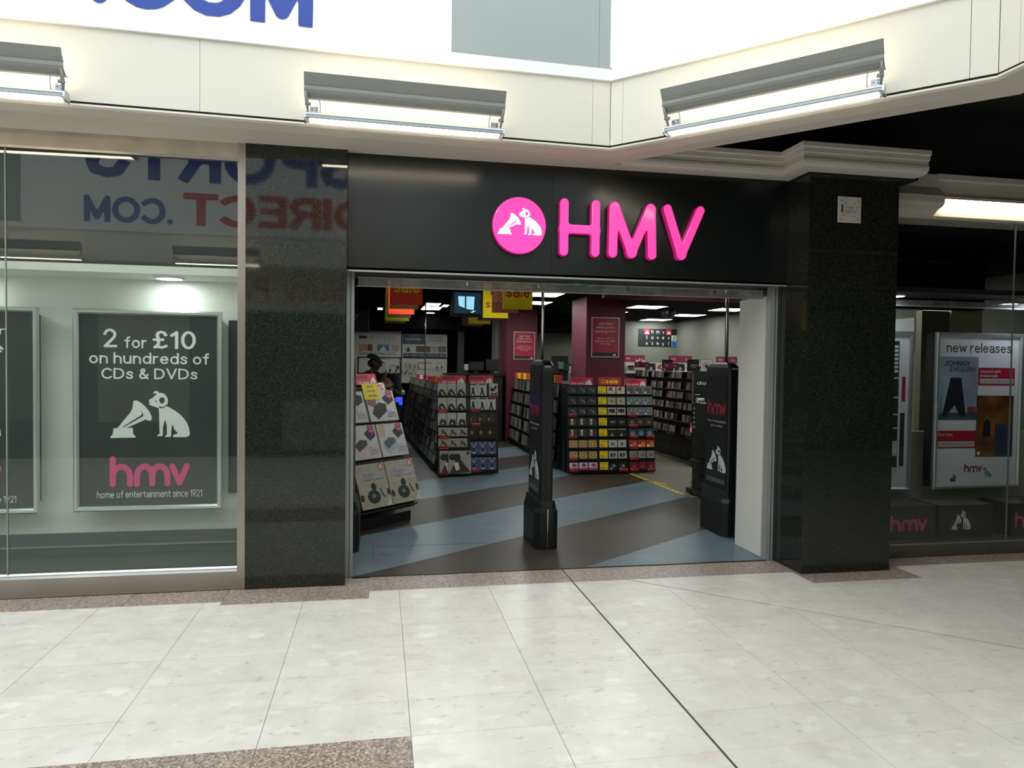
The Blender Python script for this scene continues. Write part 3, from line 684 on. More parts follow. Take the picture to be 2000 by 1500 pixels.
letter('V', [[(2.036, 2.640), (2.149, 2.312)], [(2.149, 2.312), (2.290, 2.640)]], .0325, .016)

# ------------------------------------------------------------------ fire switch plate on the right pier
fp = empty('fire_switch', (3.347, 4.66, 2.562), 'square white fire switch plate with red letters on the right granite pier', 'switch')
ff = front(3.254, 4.661, 2.5625)
mb = MB().cbox(ff, 0, .186, 0, .187, 0, .008, M('switch_white', '#cfccc6', .4, var=.04, vs=40), .003); pm_ = mb.build('plate', fp)
mb = MB(); mb.obox(ff, .024, .033, .07, .128, .008, .012, BLACK); mb.build('slot', fp)
mb = MB(); RI = M('red_brown_ink', '#6e3a34', .6)
text(mb, ff, 'FIRE', .074, .124, .098, .115, .0087, RI, .01); text(mb, ff, 'SWITCH', .06, .146, .07, .087, .0087, RI, .01)
mb.build('lettering', fp)
for a, b in ((.026, .161), (.058, .143), (.131, .14), (.16, .158), (.022, .024), (.04, .052), (.132, .043), (.158, .021), (.155, .11)):
    mb = MB(); mb.cyl(ff, a, b, .0038, .008, .0105, M('screw_dark', '#4a4440', .4, .6), 8); mb.build('screw', fp)

# ------------------------------------------------------------------ door opening
dh = empty('door_1', (1.4, 5.0, 2.0), kind='structure')
MB().box(-.218, 3.03, 4.935, 5.0, 2.13, 2.146, ALU).build('door_frame', dh)
MB().box(-.218, 3.03, 4.935, 4.942, 2.118, 2.146, ALU).build('door_frame', dh)
MB().box(-.22, 3.03, 4.99, 5.4, 2.128, 2.158, M('head_recess', '#3b3c38', .6)).build('head_lining', dh)
def jamb(x0, x1, xg):
    e = MB().box(x0, x1, 5.045, 5.10, 0.0, 2.13, ALU)
    e.box(xg - .004, xg + .004, 5.043, 5.046, 0.0, 2.12, M('jamb_groove', '#54595a', .6))
    return e.build('door_jamb', dh)
jamb(-.2205, -.177, -.2); jamb(2.968, 3.028, 3.006)
DUST = glassmat('dusty_acrylic', (.72, .72, .7), 1.5, .34)
MB().box(-.155, 2.96, 5.15, 5.162, 2.045, 2.103, DUST).build('smoke_barrier', dh)
MB().box(-.157, 2.962, 5.146, 5.166, 2.101, 2.107, M('barrier_edge', '#a8a8a2', .3)).build('barrier_edge', dh)
MB().box(-.17, 2.966, 5.148, 5.164, 2.040, 2.046, M('barrier_edge', '#a8a8a2', .3)).build('barrier_edge', dh)
for x in (.62, 1.15, 1.84, 2.55):
    MB().box(x - .008, x + .008, 5.142, 5.15, 2.07, 2.1, STEELB).build('clip', dh)
MB().box(2.975, 2.99, 5.13, 5.54, 0.003, 2.06, WHITE).build('white_panel', dh)
MB().box(2.99, 3.03, 5.1, 5.54, 0, 2.13, DARKG).build('reveal', dh)
st = empty('exit_sticker', (1.445, 5.14, 2.09), 'small green exit sticker on the strip above the doorway', 'sticker')
fx = front(1.366, 5.149, 2.092)
GRN = M('sticker_green', '#1d6b4a', .5)
mb = MB().obox(fx, 0, .16, 0, .028, 0, .002, GRN); mb.build('backing', st)
mb = MB(); text(mb, fx, 'EXIT', .06, .1, .006, .022, .0026, LIGHTINK, .01); mb.rect(fx, .015, .035, .008, .014, .0026, LIGHTINK); mb.build('lettering', st)
MB().box(-.18, 2.97, 5.028, 5.046, -.002, .005, M('threshold_black', '#171614', .4)).build('threshold', dh)
# ------------------------------------------------------------------ left shop window
w1 = empty('window_1', (-2.5, 4.9, 0), kind='structure')
MB().box(-6, -.912, 4.878, 4.93, .004, .122, STEEL).build('bottom_rail', w1)
mb = MB(); f = F((0, 0, 0), (0, 1, 0), (0, 0, 1), (1, 0, 0))
mb.prism(f, [(4.876, .122), (4.93, .122), (4.93, .150), (4.905, .150), (4.895, .140), (4.882, .136)], -6, -.912, STEELB); mb.build('sill_bead', w1)
MB().box(-.911, -.8625, 4.872, 4.94, .004, 2.917, STEEL).build('mullion', w1)
MB().box(-6, -.912, 4.884, 4.94, 2.812, 2.917, STAIN).build('head_board', w1)
MB().box(-6, -.912, 4.884, 4.93, 2.795, 2.811, STEEL).build('head_rail', w1)
for x0, x1 in ((-2.272, -.911), (-4.2, -2.278), (-6, -4.206)):
    MB().box(x0, x1, 4.9, 4.91, .13, 2.8, GLASS).build('pane', w1)
MB().box(-2.278, -2.272, 4.899, 4.911, .14, 2.8, M('silicone', '#8f9890', .5)).build('glass_joint', w1)
WIN = M('display_white', '#d3d6d0', .7, var=.02)
ds = empty('wall_display', (-2.5, 5.35, .15), kind='structure')
MB().box(-6, -.88, 5.35, 5.40, .30, 2.10, WIN).build('back_panel', ds)
MB().box(-6, -.88, 4.96, 5.40, 2.06, 2.11, WIN).build('soffit_panel', ds)
MB().box(-.89, -.865, 4.95, 5.4, .15, 2.8, WIN).build('side_panel', ds)
MB().box(-6, -.88, 5.33, 5.40, .15, .30, M('plinth_grey', '#4b5250', .5)).build('plinth', ds)
MB().box(-6, -.88, 5.322, 5.33, .205, .218, STEELB).build('chrome_strip', ds)
MB().box(-6, -.88, 4.935, 5.40, .02, .152, M('display_floor', '#414946', .35)).build('display_floor', ds)
MB().box(-6, -.88, 5.0, 5.03, 2.11, 2.9, M('bulkhead_black', '#161b1a', .6)).build('bulkhead', ds)
MB().box(-6.05, -6, 4.9, 5.4, 0, 2.9, DARKG).build('end_panel', ds)
MB().box(-1.055, -.9, 5.325, 5.348, .56, 1.79, M('dark_reflection', '#2c3434', .4)).build('reflection_panel', ds)  # dark sheet standing in for a reflection beside the poster
# recessed downlight
dlg = empty('downlight', (-1.40, 5.16, 2.05), 'round white recessed downlight over the charcoal poster in the left window', 'light')
f = F((-1.40, 5.16, 2.06), (1, 0, 0), (0, -1, 0), (0, 0, -1))
mb = MB(); mb.cyl(f, 0, 0, .095, 0, .012, WHITE, 28); mb.build('trim_ring', dlg)
mb = MB(); mb.disc(f, 0, 0, .078, .0125, M('downlight_glow', '#ffffff', .5, emis='#f6fff8', es=55., var=0), 28); mb.build('lamp_face', dlg)
dlg2 = empty('downlight', (-3.0, 5.16, 2.05), 'round recessed downlight beyond the left edge of the picture', 'light')
f2 = F((-2.75, 5.16, 2.06), (1, 0, 0), (0, -1, 0), (0, 0, -1))
mb = MB(); mb.cyl(f2, 0, 0, .095, 0, .012, WHITE, 20); mb.build('trim_ring', dlg2)
mb = MB(); mb.disc(f2, 0, 0, .078, .0125, MATS['downlight_glow'], 20); mb.build('lamp_face', dlg2)

def snapframe(root, x0, x1, z0, z1, yf, depth=.035, w=.034, mat=SATIN, printmat=PRINT, back=True):
    """mitred rounded snap frame round a print, facing -Y, front at yf"""
    f = front(0, yf + depth, 0)
    prof = [(0, 0), (0, depth * .75), (w * .25, depth), (w * .7, depth), (w, depth * .6), (w, .004)]
    C_ = [((x0, z0), (1, 1)), ((x1, z0), (-1, 1)), ((x1, z1), (-1, -1)), ((x0, z1), (1, -1))]
    for i in range(4):
        (a, sa), (b, sb) = C_[i], C_[(i + 1) % 4]
        mb = MB(); mb.loft([[f.p(a[0] + sa[0] * t, a[1] + sa[1] * t, h) for t, h in prof], [f.p(b[0] + sb[0] * t, b[1] + sb[1] * t, h) for t, h in prof]], mat, caps=True)
        mb.build('frame_rail', root)
    MB().obox(f, x0 + w * .8, x1 - w * .8, z0 + w * .8, z1 - w * .8, .0, .006, printmat).build('print', root)
    return F(f.p(0, 0, .0068), f.u, f.v)
# charcoal offer poster
p1 = empty('poster', (-1.54, 5.2, .475), 'charcoal offer poster with white CD and DVD price wording in the left window', 'poster', 'framed posters in the left window')
x0, x1, z0, z1 = -2.011, -1.072, .475, 1.838
fp1 = snapframe(p1, x0, x1, z0, z1, 5.18)
MB().box(x0 + .06, x1 - .05, 5.215, 5.35, z0 + .06, z1 - .03, DARKG).build('box_back', p1)
U = lambda x: x0 + (x - 412) / 863 * (x1 - x0)
V = lambda y: z0 + (1480 - y) / 1190 * (z1 - z0)
mb = MB()
for t, a, b, c_, d in (('2', 577, 657, 512, 402), ('for', 698, 828, 515, 446), ('£10', 862, 1115, 517, 408), ('on hundreds of', 497, 1195, 608, 540), ('CDs & DVDs', 567, 1127, 700, 632)):
    text(mb, fp1, t, U(a), U(b), V(c_), V(d), 0, LIGHTINK, .03, res=5)
text(mb, fp1, 'home of entertainment since 1921', U(540), U(1153), V(1405), V(1362), 0, LIGHTINK, .0)
mb.build('lettering', p1)
mb = MB(); emblem(mb, fp1, U(613), U(1082), V(1048), V(766), 0, LIGHTINK, PRINT); mb.build('emblem', p1)
mb = MB(); logo(mb, fp1, U(612), U(1080), V(1340), V(1155), 0, PINK); mb.build('logo', p1)
# second poster, cut by the left edge
p2 = empty('poster', (-2.7, 5.2, .475), 'charcoal poster at the left edge, mostly cut off, ending in 1921', 'poster', 'framed posters in the left window')
x0, x1 = -3.165, -2.222
fp2 = snapframe(p2, x0, x1, .472, 1.84, 5.18)
MB().box(x0 + .05, x1 - .05, 5.215, 5.35, .53, 1.8, DARKG).build('box_back', p2)
U = lambda x: x1 - (222 - x) / 863 * .939
mb = MB()
text(mb, fp2, 'for your', U(-480), U(45), V(460), V(400), 0, LIGHTINK, .03, res=4)
text(mb, fp2, 'home', U(-420), U(30), V(556), V(490), 0, LIGHTINK, .03, res=4)
text(mb, fp2, 'home of entertainment since 1921', U(-520), U(92), V(1420), V(1378), 0, LIGHTINK, .0)
mb.build('lettering', p2)
mb = MB(); logo(mb, fp2, U(-450), U(12), V(1340), V(1155), 0, PINK); mb.build('logo', p2)
mb = MB(); emblem(mb, fp2, U(-450), U(12), V(1048), V(766), 0, LIGHTINK, PRINT); mb.build('emblem', p2)

# ------------------------------------------------------------------ right shop window
w2 = empty('window_2', (5.3, 4.97, 0), kind='structure')
DSTEEL = M('worn_steel', '#6f6e68', .4, .6, var=.08)
MB().box(3.76, 8, 4.958, 5.0, .004, .1, DSTEEL).build('bottom_rail', w2)
MB().box(3.76, 8, 4.953, 5.0, .1, .112, STEEL).build('sill_bead', w2)
for a, b in ((3.76, 5.087), (5.093, 6.42), (6.426, 8)): MB().box(a, b, 4.972, 4.982, .1, 2.72, GLASS).build('pane', w2)
MB().box(5.087, 5.093, 4.971, 4.983, .11, 2.7, M('silicone_grey', '#6a706c', .5)).build('glass_joint', w2)
MB().box(3.76, 7.1, 5.39, 5.41, 2.055, 2.10, DUST).build('smoke_barrier', w2)
MB().box(3.76, 7.1, 5.385, 5.415, 2.045, 2.056, ALU).build('barrier_edge', w2)
d2w = empty('wall_display', (5.3, 5.8, .1), kind='structure')
MB().box(3.76, 7.07, 5.0, 5.82, .03, .098, M('window_floor', '#4c4b47', .35)).build('display_floor', d2w)
MB().box(3.76, 7.07, 5.78, 5.82, .098, .93, M('low_board', '#aaa898', .7)).build('back_panel', d2w)
MB().box(3.745, 3.76, 5.05, 5.82, 0, 2.7, DARKG).build('side_panel', d2w)
PW = M('poster_white', '#d6d7dc', .3, var=.02); PR = M('poster_red', '#a81c3c', .4); PT = M('poster_text', '#1a1b22', .4)
PALE = M('poster_pale_box', '#bdb9bb', .4)
pr1 = empty('poster', (5.29, 5.5, .44), 'white new releases poster with two red title bars in the right window', 'poster', 'framed posters in the right window')
x0, x1, z0, z1 = 4.838, 5.742, .44, 1.837
fpr = snapframe(pr1, x0, x1, z0, z1, 5.48, printmat=PW)
MB().box(x0 - .01, x1 + .01, 5.516, 5.60, z0 + .02, z1 - .01, BLACK).build('box_back', pr1)
U = lambda x: x0 + (x - 850) / 1140 * (x1 - x0)
V = lambda y: z1 - (y - 590) / 2053 * (z1 - z0)
mb = MB(); text(mb, fpr, 'new releases', U(1000), U(1850), V(850), V(720), 0, PT, .012, res=4); mb.build('lettering', pr1)
BG1 = M('picture_sky', '#8c99a8', .35, var=.3, vs=3.); BG2 = M('picture_orange', '#7a4a22', .35, var=.75, vs=5.); DK = M('picture_dark', '#1c2128', .4)
mb = MB(); mb.rect(fpr, U(915), U(1420), V(1738), V(905), .0006, BG1)
mb.rect(fpr, U(915), U(1420), V(1738), V(1640), .0009, M('picture_street', '#4a5360', .4, var=.4, vs=8))
mb.flat(fpr, [(U(a), V(b)) for a, b in ((960,1690),(1060,1180),(1200,1180),(1270,1690),(1190,1690),(1120,1540),(1010,1690))], .0012, DK)
mb.flat(fpr, [(U(a), V(b)) for a, b in ((930,1640),(930,1480),(945,1420),(960,1480),(965,1640))], .0012, M('picture_grey', '#77808a', .4))
mb.rect(fpr, U(1290), U(1400), V(1640), V(1560), .0012, M('picture_red', '#8a4038', .4))
text(mb, fpr, 'JOHNNY', U(975), U(1310), V(1030), V(955), .0012, DK, .03); text(mb, fpr, 'ENGLISH', U(1045), U(1375), V(1100), V(1040), .0012, DK, .03)
mb.build('picture', pr1)
mb = MB(); mb.rect(fpr, U(1420), U(1905), V(1280), V(1045), .0006, PR); mb.rect(fpr, U(1445), U(1890), V(1255), V(1190), .0009, PALE)
text(mb, fpr, 'Johnny English', U(1445), U(1715), V(1120), V(1075), .0012, LIGHTINK, .02); text(mb, fpr, 'Strikes Again', U(1445), U(1680), V(1178), V(1132), .0012, LIGHTINK, .02)
text(mb, fpr, 'on 4K Ultra HD, Blu-ray & DVD', U(1455), U(1880), V(1243), V(1205), .0014, PT, .0); mb.build('title_bar', pr1)
mb = MB(); mb.rect(fpr, U(890), U(1415), V(2110), V(1878), .0006, PR); mb.rect(fpr, U(920), U(1395), V(2090), V(2020), .0009, PALE)
text(mb, fpr, 'First Man', U(920), U(1105), V(1950), V(1905), .0012, LIGHTINK, .02)
text(mb, fpr, 'on 4K Ultra HD, Blu-ray & DVD', U(930), U(1385), V(2075), V(2038), .0014, PT, .0); mb.build('title_bar', pr1)
mb = MB(); mb.rect(fpr, U(1410), U(1900), V(2230), V(1415), .0006, BG2); mb.rect(fpr, U(1660), U(1895), V(2225), V(1790), .0009, M('picture_blue', '#3c4456', .4, var=.3))
mb.flat(fpr, [(U(a), V(b)) for a, b in ((1500,1960),(1510,1760),(1560,1720),(1600,1770),(1600,1960))], .0011, DK)
mb.disc(fpr, U(1450), V(2180), .018, .0012, LIGHTINK, 16); mb.build('picture', pr1)
mb = MB(); logo(mb, fpr, U(1270), U(1505), V(2430), V(2315), .0008, M('logo_dull', '#8d3048', .5))
T = lambda P, ax, ay, s_: [(U(ax + (x - 612) * s_), V(ay - (1048 - y) * s_)) for x, y in reversed(P)]
mb.flat(fpr, T(HORN, 1060, 2560, .48), .0008, M('picture_grey2', '#8f9090', .5)); mb.flat(fpr, T(BOXB, 1085, 2550, .55), .0008, M('picture_grey3', '#3e3f3f', .5))
mb.flat(fpr, T(DOG, 1400, 2500, .5), .0008, M('picture_teal', '#6f8a92', .5)); mb.build('logo', pr1)

pr2 = empty('poster', (4.2, 5.5, .44), 'white framed poster partly hidden by the right pier, title strip and painted totem reflection', 'poster', 'framed posters in the right window')
x0, x1 = 3.70, 4.61
fq = snapframe(pr2, x0 + .09, x1, .43, 1.835, 5.48, printmat=PW)
MB().box(x0 + .1, x1 - .01, 5.516, 5.60, .45, 1.82, BLACK).build('box_back', pr2)
mb = MB(); mb.rect(fq, 4.515, 4.55, 1.22, 1.44, .0008, PR); mb.rect(fq, 4.505, 4.55, .65, 1.12, .0008, M('picture_navy', '#2c3142', .35, var=.5, vs=14)); mb.build('title_bar', pr2)
mb = MB(); mb.rect(fq, 4.40, 4.487, .60, 1.79, .0006, M('reflection_white', '#c9cbc4', .4)); mb.rect(fq, 4.40, 4.482, .64, 1.75, .0009, M('reflection_dark', '#27332f', .4))  # reflection of a standing directory totem, painted into the print
for k in range(7): mb.rect(fq, 4.41, 4.472, 1.69 - k * .036, 1.713 - k * .036, .0012, MATS['reflection_white'])
for z in (1.42, 1.25, 1.1, .98, .86, .74): mb.rect(fq, 4.40, 4.482, z, z + .012, .0012, MATS['reflection_white'])
mb.rect(fq, 4.40, 4.478, .755, .855, .0014, MATS['reflection_white']); mb.build('totem_reflection', pr2)

for k_, x_ in enumerate((4.22, 5.62)):
    e = empty('downlight', (x_, 5.25, 2.1), ['round downlight in the right window, beside the granite pier', 'round downlight in the right window, at the right edge'][k_], 'light')
    f = F((x_, 5.25, 2.12), (1, 0, 0), (0, -1, 0), (0, 0, -1))
    mb = MB(); mb.cyl(f, 0, 0, .08, 0, .012, WHITE, 24); mb.build('trim_ring', e)
    mb = MB(); mb.disc(f, 0, 0, .065, .0125, M('window_spot_glow', '#ffffff', .5, emis='#eef0ff', es=60., var=0), 24); mb.build('lamp_face', e)
MB().box(3.76, 7.07, 5.0, 5.39, 2.12, 2.16, M('window_ceiling', '#1b1e1e', .6)).build('ceiling_window', kind='structure')
CUBE = M('cube_black', '#1d1d1b', .4, var=.08); CUBET = M('cube_top', '#3a3b3a', .3)
for k, (a, b, what) in enumerate(((4.02, 4.537, 'logo'), (4.572, 5.092, 'emblem'), (5.262, 5.78, 'logo2'))):
    lab = {'logo': 'black display cube with pink lettering, nearest the right pier', 'emblem': 'black display cube with the pale dog and gramophone emblem', 'logo2': 'black display cube at the right edge, pink letter just showing'}[what]
    e = empty('display_cube', ((a + b) / 2, 5.25, .098), lab, 'display cube', 'black cubes in the right window')
    fc = front(0, 5.11, 0)
    mb = MB().box(a, b, 5.11, 5.43, .099, .377, CUBE); mb.rect(F((0, 0, .3775), (1, 0, 0), (0, 1, 0)), a, b, 5.11, 5.43, .0003, CUBET); mb.build('body', e)
    mb = MB()
    if what == 'emblem': emblem(mb, fc, 4.69, 4.878, .17, .33, .001, LIGHTINK, CUBE); mb.build('emblem', e)
    else:
        o_ = 4.115 if what == 'logo' else 5.31
        logo(mb, fc, o_, o_ + .345, .17, .305, .001, PINK); mb.build('logo', e)

# ------------------------------------------------------------------ the facing side of the mall (seen mirrored in the glass and granite)
YO = -1.5
fo = F((0, YO, 0), (-1, 0, 0), (0, 0, 1))                  # w points back across the walkway (+Y)
op = empty('wall_opposite', (0, YO, 0), kind='structure')
mb = MB(); fz = F((0, 0, 0), (0, 1, 0), (0, 0, 1), (1, 0, 0))
mb.prism(fz, [(YO, ZG), (YO - .01, 2.926), (YO - .11, 2.918), (YO - .45, 2.918), (YO - .45, 2.96), (YO - .05, 2.96)], -10, 2.9, CREAM2); mb.build('cornice', op)
MB().box(-10, 2.9, YO - .06, YO - .016, ZG + .018, 3.384, CREAM).build('panel', op)
MB().box(-10, 2.9, YO - .1, YO + .004, 3.382, 3.458, WHITEP).build('panel', op)
for a, b, m in ((-10, -5.05, GREYP), (-5.05, .9, WHITEP), (.9, 2.9, GREYP)): MB().box(a + .001, b - .001, YO - .05, YO - .003, 3.458, 6.2, m).build('panel', op)
lo_ = empty('sign_lettering', (-2.3, YO, 3.5), 'mirrored blue and red lettering seen reflected in the left window and pier', 'sign')
bigtext(lo_, fo, 4.23, 3.5, .0)
frk = F((0, YO, 0), (-1, 0, 0), (0, 0, 1))
lamp(frk, 4.2, 5.4, 'strip lamp mirrored at the left of the window glass')
lamp(frk, 1.75, 2.99, 'strip lamp mirrored beside the window mullion')
OPB = M('opposite_band', '#c9c3b6', .6); OPD = M('opposite_dark', '#3c423f', .5)
MB().box(-10, 2.9, YO - .55, YO - .46, 2.29, 2.92, OPB).build('panel', op)
MB().box(-10, 2.9, YO - .5, YO - .46, 0, 2.29, OPD).build('panel', op)
for a, b, z0, z1, m in ((-4.2, -2.9, .55, 2.2, '#8e8f88'), (-1.52, -.5, 0.1, .89, '#8c8f88'), (.3, 1.5, .3, 2.0, '#9a9a92'), (-6.5, -4.9, .6, 2.2, '#74786f')):
    MB().box(a, b, YO - .459, YO - .43, z0, z1, M('opp' + m, m, .6)).build('panel', op)
be = empty('beauty_sign', (-1.3, YO - .46, 2.4), 'pinkish handwritten lettering mirrored in the left granite pier', 'sign')
mb = MB(); text(mb, F((0, YO - .455, 0), (-1, 0, 0), (0, 0, 1)), 'Beauty Park', .0, 2.72, 2.36, 2.80, 0, M('beauty_pink', '#b5403e', .5), .0, script=True); mb.build('lettering', be)
ENDM = M('added_mall_end', '#8f8e86', .7)
MB().box(-10.1, -10, -2.4, 5.3, 0, 6.2, ENDM).build('wall_left', kind='structure')  # unseen end wall, added to keep low sky light out
MB().box(11, 11.1, -2.4, 5.3, 0, 3.7, M('added_mall_end_dark', '#4a4a46', .7)).build('wall_right', kind='structure')  # added like the left end, unseen, closes off sky light
MB().box(2.9, 11, -2.4, -2.3, 0, 3.62, M('mall_side_dark', '#55554f', .7)).build('wall_side', kind='structure')
MB().box(2.95, 11, -2.3, -2.0, 3.6, 6.2, WHITEP).build('wall_high', kind='structure')
# ------------------------------------------------------------------ the shop: shell, striped floor, lights
sf = MB().box(-3.5, 7.07, 5.046, 16.3, -.15, -.006, GROUT).build('floor', kind='structure', base=(1.8, 10, 0))
def vinyl(name, c1, c2, rough):
    m, nt, b = newmat(name); L = nt.links.new
    g = ND(nt, 'ShaderNodeNewGeometry'); nz = ND(nt, 'ShaderNodeTexNoise', i_Scale=3., i_Detail=6., i_Roughness=.65); L(g.outputs['Position'], nz.inputs['Vector'])
    rp = ramp(nt, [(.3, c1), (.7, c2)]); L(nz.outputs['Fac'], rp.inputs['Fac']); L(rp.outputs['Color'], b.inputs['Base Color'])
    b.inputs['Roughness'].default_value = rough; b.inputs['Specular IOR Level'].default_value = .3
    return m
VB = vinyl('blue_vinyl', '#5c6b72', '#6a7a82', .36); VD = vinyl('brown_vinyl', '#362f28', '#40382f', .42)
CARP = M('olive_carpet', '#6d665a', .95, var=.12, vs=60.)
sd = math.radians(35.2); sdir = Vector((math.cos(sd), math.sin(sd))); snor = Vector((-sdir.y, sdir.x))
offs = [3.12 + 0.985 * k for k in range(-4, 14)]; offs[4:9] = [3.262, 4.235, 5.19, 6.165, 7.15]
offs = sorted(offs)
for k, (a, b) in enumerate(zip(offs, offs[1:])):
    for rect in ([(-3.5, 5.046), (3.52, 5.046), (3.52, 16.3), (-3.5, 16.3)], [(3.52, 5.4), (7.07, 5.4), (7.07, 7.6), (3.52, 7.6)]):
        P = clip(clip(rect, snor * (a + .0008), snor), snor * (b - .0008), -snor)
        piece('vinyl_strip', P, VB if (k % 2 == 1) else VD, -.02, 0, sf)
MB().box(3.521, 7.07, 7.601, 16.3, -.02, .002, CARP).build('carpet', sf)
MB().box(3.53, 7.05, 5.05, 5.4, -.02, 0, DARKG).build('screed', sf)
ft = empty('floor_tape', (3.5, 8.65, .002), 'yellow and black hazard tape stuck along the edge of the shop carpet', 'tape')
TY = M('tape_yellow', '#d8c92a', .5); TB = M('tape_black', '#151512', .5)
ff = F((3.455, 9.5, .003), (.058, -1.70, 0), (1.70, .058, 0), (0, 0, 1))
MB().obox(ff, 0, 1.7, -.03, .03, 0, .0006, TY).build('strip', ft)
for k in range(13):
    a = .03 + k * .13
    MB().flat(ff, [(a, -.022), (a + .05, -.022), (a + .075, .018), (a + .025, .018)], .0012, TB).build('stripe', ft)
f2 = F((3.44, 8.85, .003), (.25, -.5, 0), (.5, .25, 0), (0, 0, 1))
tt = MB().obox(f2, 0, .22, -.02, .02, 0, .0006, TY); tt.obox(f2, .24, .40, -.035, .0, 0, .0006, TY)
tag(tt.build('tape_scrap'), 'torn loose scrap of yellow tape beside the hazard tape', 'tape')
# brass floor box and cut lines near the left antenna
fb = empty('floor_socket', (.06, 5.62, 0), 'small worn metal floor plate set in the blue strip near the doorway', 'floor plate')
mb = MB(); fz0 = F((.06, 5.62, 0.0005), (1, 0, 0), (0, 1, 0)); mb.cyl(fz0, 0, 0, .028, 0, .003, STEELB, 16); mb.cyl(fz0, 0, 0, .045, 0, .0012, M('worn_patch', '#4d555c', .6), 18); mb.build('plate', fb)
SEAM = M('floor_seam', '#4c5963', .7)
MB().box(-.045, -.037, 5.44, 5.86, 0, .0012, SEAM).build('joint_strip', sf)
MB().box(-.04, .9, 5.862, 5.868, 0, .0012, SEAM).build('joint_strip', sf)

SB = M('shop_black', '#08090a', .9, var=.1, spec=.08)
MB().box(-3.5, 7.2, 5.3, 16.4, 2.6, 2.75, SB).build('ceiling', kind='structure')
MB().box(-3.6, -3.5, 5.3, 16.4, 0, 2.6, SB).build('wall_left', kind='structure')
MB().box(-3.5, -.5, 5.41, 5.5, 0, 2.6, SB).build('wall_front', kind='structure')
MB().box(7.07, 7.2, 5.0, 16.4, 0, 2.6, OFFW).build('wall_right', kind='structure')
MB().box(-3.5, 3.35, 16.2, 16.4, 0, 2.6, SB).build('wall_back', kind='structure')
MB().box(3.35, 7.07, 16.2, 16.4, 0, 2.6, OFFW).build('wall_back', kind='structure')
MB().box(7.06, 11, 4.99, 5.2, 0, 2.9, SB).build('wall_beyond', kind='structure')
# dark bulkheads under the ceiling
MB().box(3.2, 6.6, 9.9, 10.05, 2.49, 2.6, MAROON).build('trim_6', kind='structure')
MB().box(3.38, 5.0, 15.2, 16.2, 2.25, 2.6, SB).build('trim_7', kind='structure')
MB().box(-3.5, 3.35, 15.6, 16.2, 2.26, 2.6, SB).build('trim_8', kind='structure')
LITE = M('panel_light', '#ffffff', .5, emis='#f6fbf6', es=18., var=0)
def ceiling_light(x, y, label, w=.6, l=.6):
    e = empty('ceiling_light', (x, y, 2.585), label, 'ceiling light', 'square light panels in the shop ceiling')
    f = F((x, y, 2.6), (1, 0, 0), (0, -1, 0), (0, 0, -1))
    mb = MB()
    for a0, a1, b0, b1 in ((-w / 2 - .02, w / 2 + .02, -l / 2 - .02, -l / 2), (-w / 2 - .02, w / 2 + .02, l / 2, l / 2 + .02), (-w / 2 - .02, -w / 2, -l / 2, l / 2), (w / 2, w / 2 + .02, -l / 2, l / 2)):
        mb.obox(f, a0, a1, b0, b1, 0, .015, M('light_frame', '#4a4d4e', .5))
    mb.build('frame', e)
    MB().obox(f, -w / 2, w / 2, -l / 2, l / 2, 0, .011, LITE).build('diffuser', e)
for x, y, lab, *sz_ in ((4.81, 12.4, 'square ceiling light just right of the nearer maroon column'), (6.38, 14.1, 'square ceiling light above and beyond the vinyl wall sign, right of it'),
                  (6.47, 12.45, 'square ceiling light nearest the white door panel on the right'), (6.32, 15.7, 'square ceiling light hanging lowest over the vinyl wall sign'),
                  (.99, 14.05, 'ceiling light left of the hanging monitor, lower one', .36, .8), (.95, 13.15, 'ceiling light left of the hanging monitor, upper one', .26, .62),
                  (2.45, 10.75, 'square ceiling light right of the yellow sale sign'), (2.62, 12.2, 'square ceiling light beside the chrome pole, below the first'),
                  (.0, 14.5, 'small ceiling light left of the orange sale signs', .09, .5), (1.2, 13.35, 'small ceiling light close beside the hanging monitor', .1, .5), (1.06, 15.3, 'tiny ceiling light under the pair left of the monitor', .16, .3),
                  (4.6, 13.9, 'square ceiling light peeping out beside the nearer maroon column'),
                  (.6, 7.2, 'added unseen ceiling light above the doorway, left'), (2.6, 7.4, 'added unseen ceiling light above the doorway, middle'),  # from here on: unseen panels added to light the interior
                  (4.6, 9.0, 'added unseen ceiling light above the doorway, right'), (6.3, 9.6, 'added unseen ceiling light beyond the right window'), (5.2, 6.9, 'added unseen ceiling light over the right window display'),
                  (-1.6, 8.6, 'added unseen ceiling light behind the left pier')):
    ceiling_light(x, y, lab, *sz_)
dm_ = empty('dome_camera', (5.45, 12.9, 2.44), 'dark dome camera under the ceiling above the vinyl wall sign', 'camera')
mb = MB(); mb.sphere((5.45, 12.9, 2.52), .13, BLACK, 14, 8, sz=.75); mb.build('dome', dm_)
mb = MB(); mb.cyl(F((5.45, 12.9, 2.6), (1, 0, 0), (0, -1, 0), (0, 0, -1)), 0, 0, .14, 0, .08, BLACK, 16); mb.build('housing', dm_)

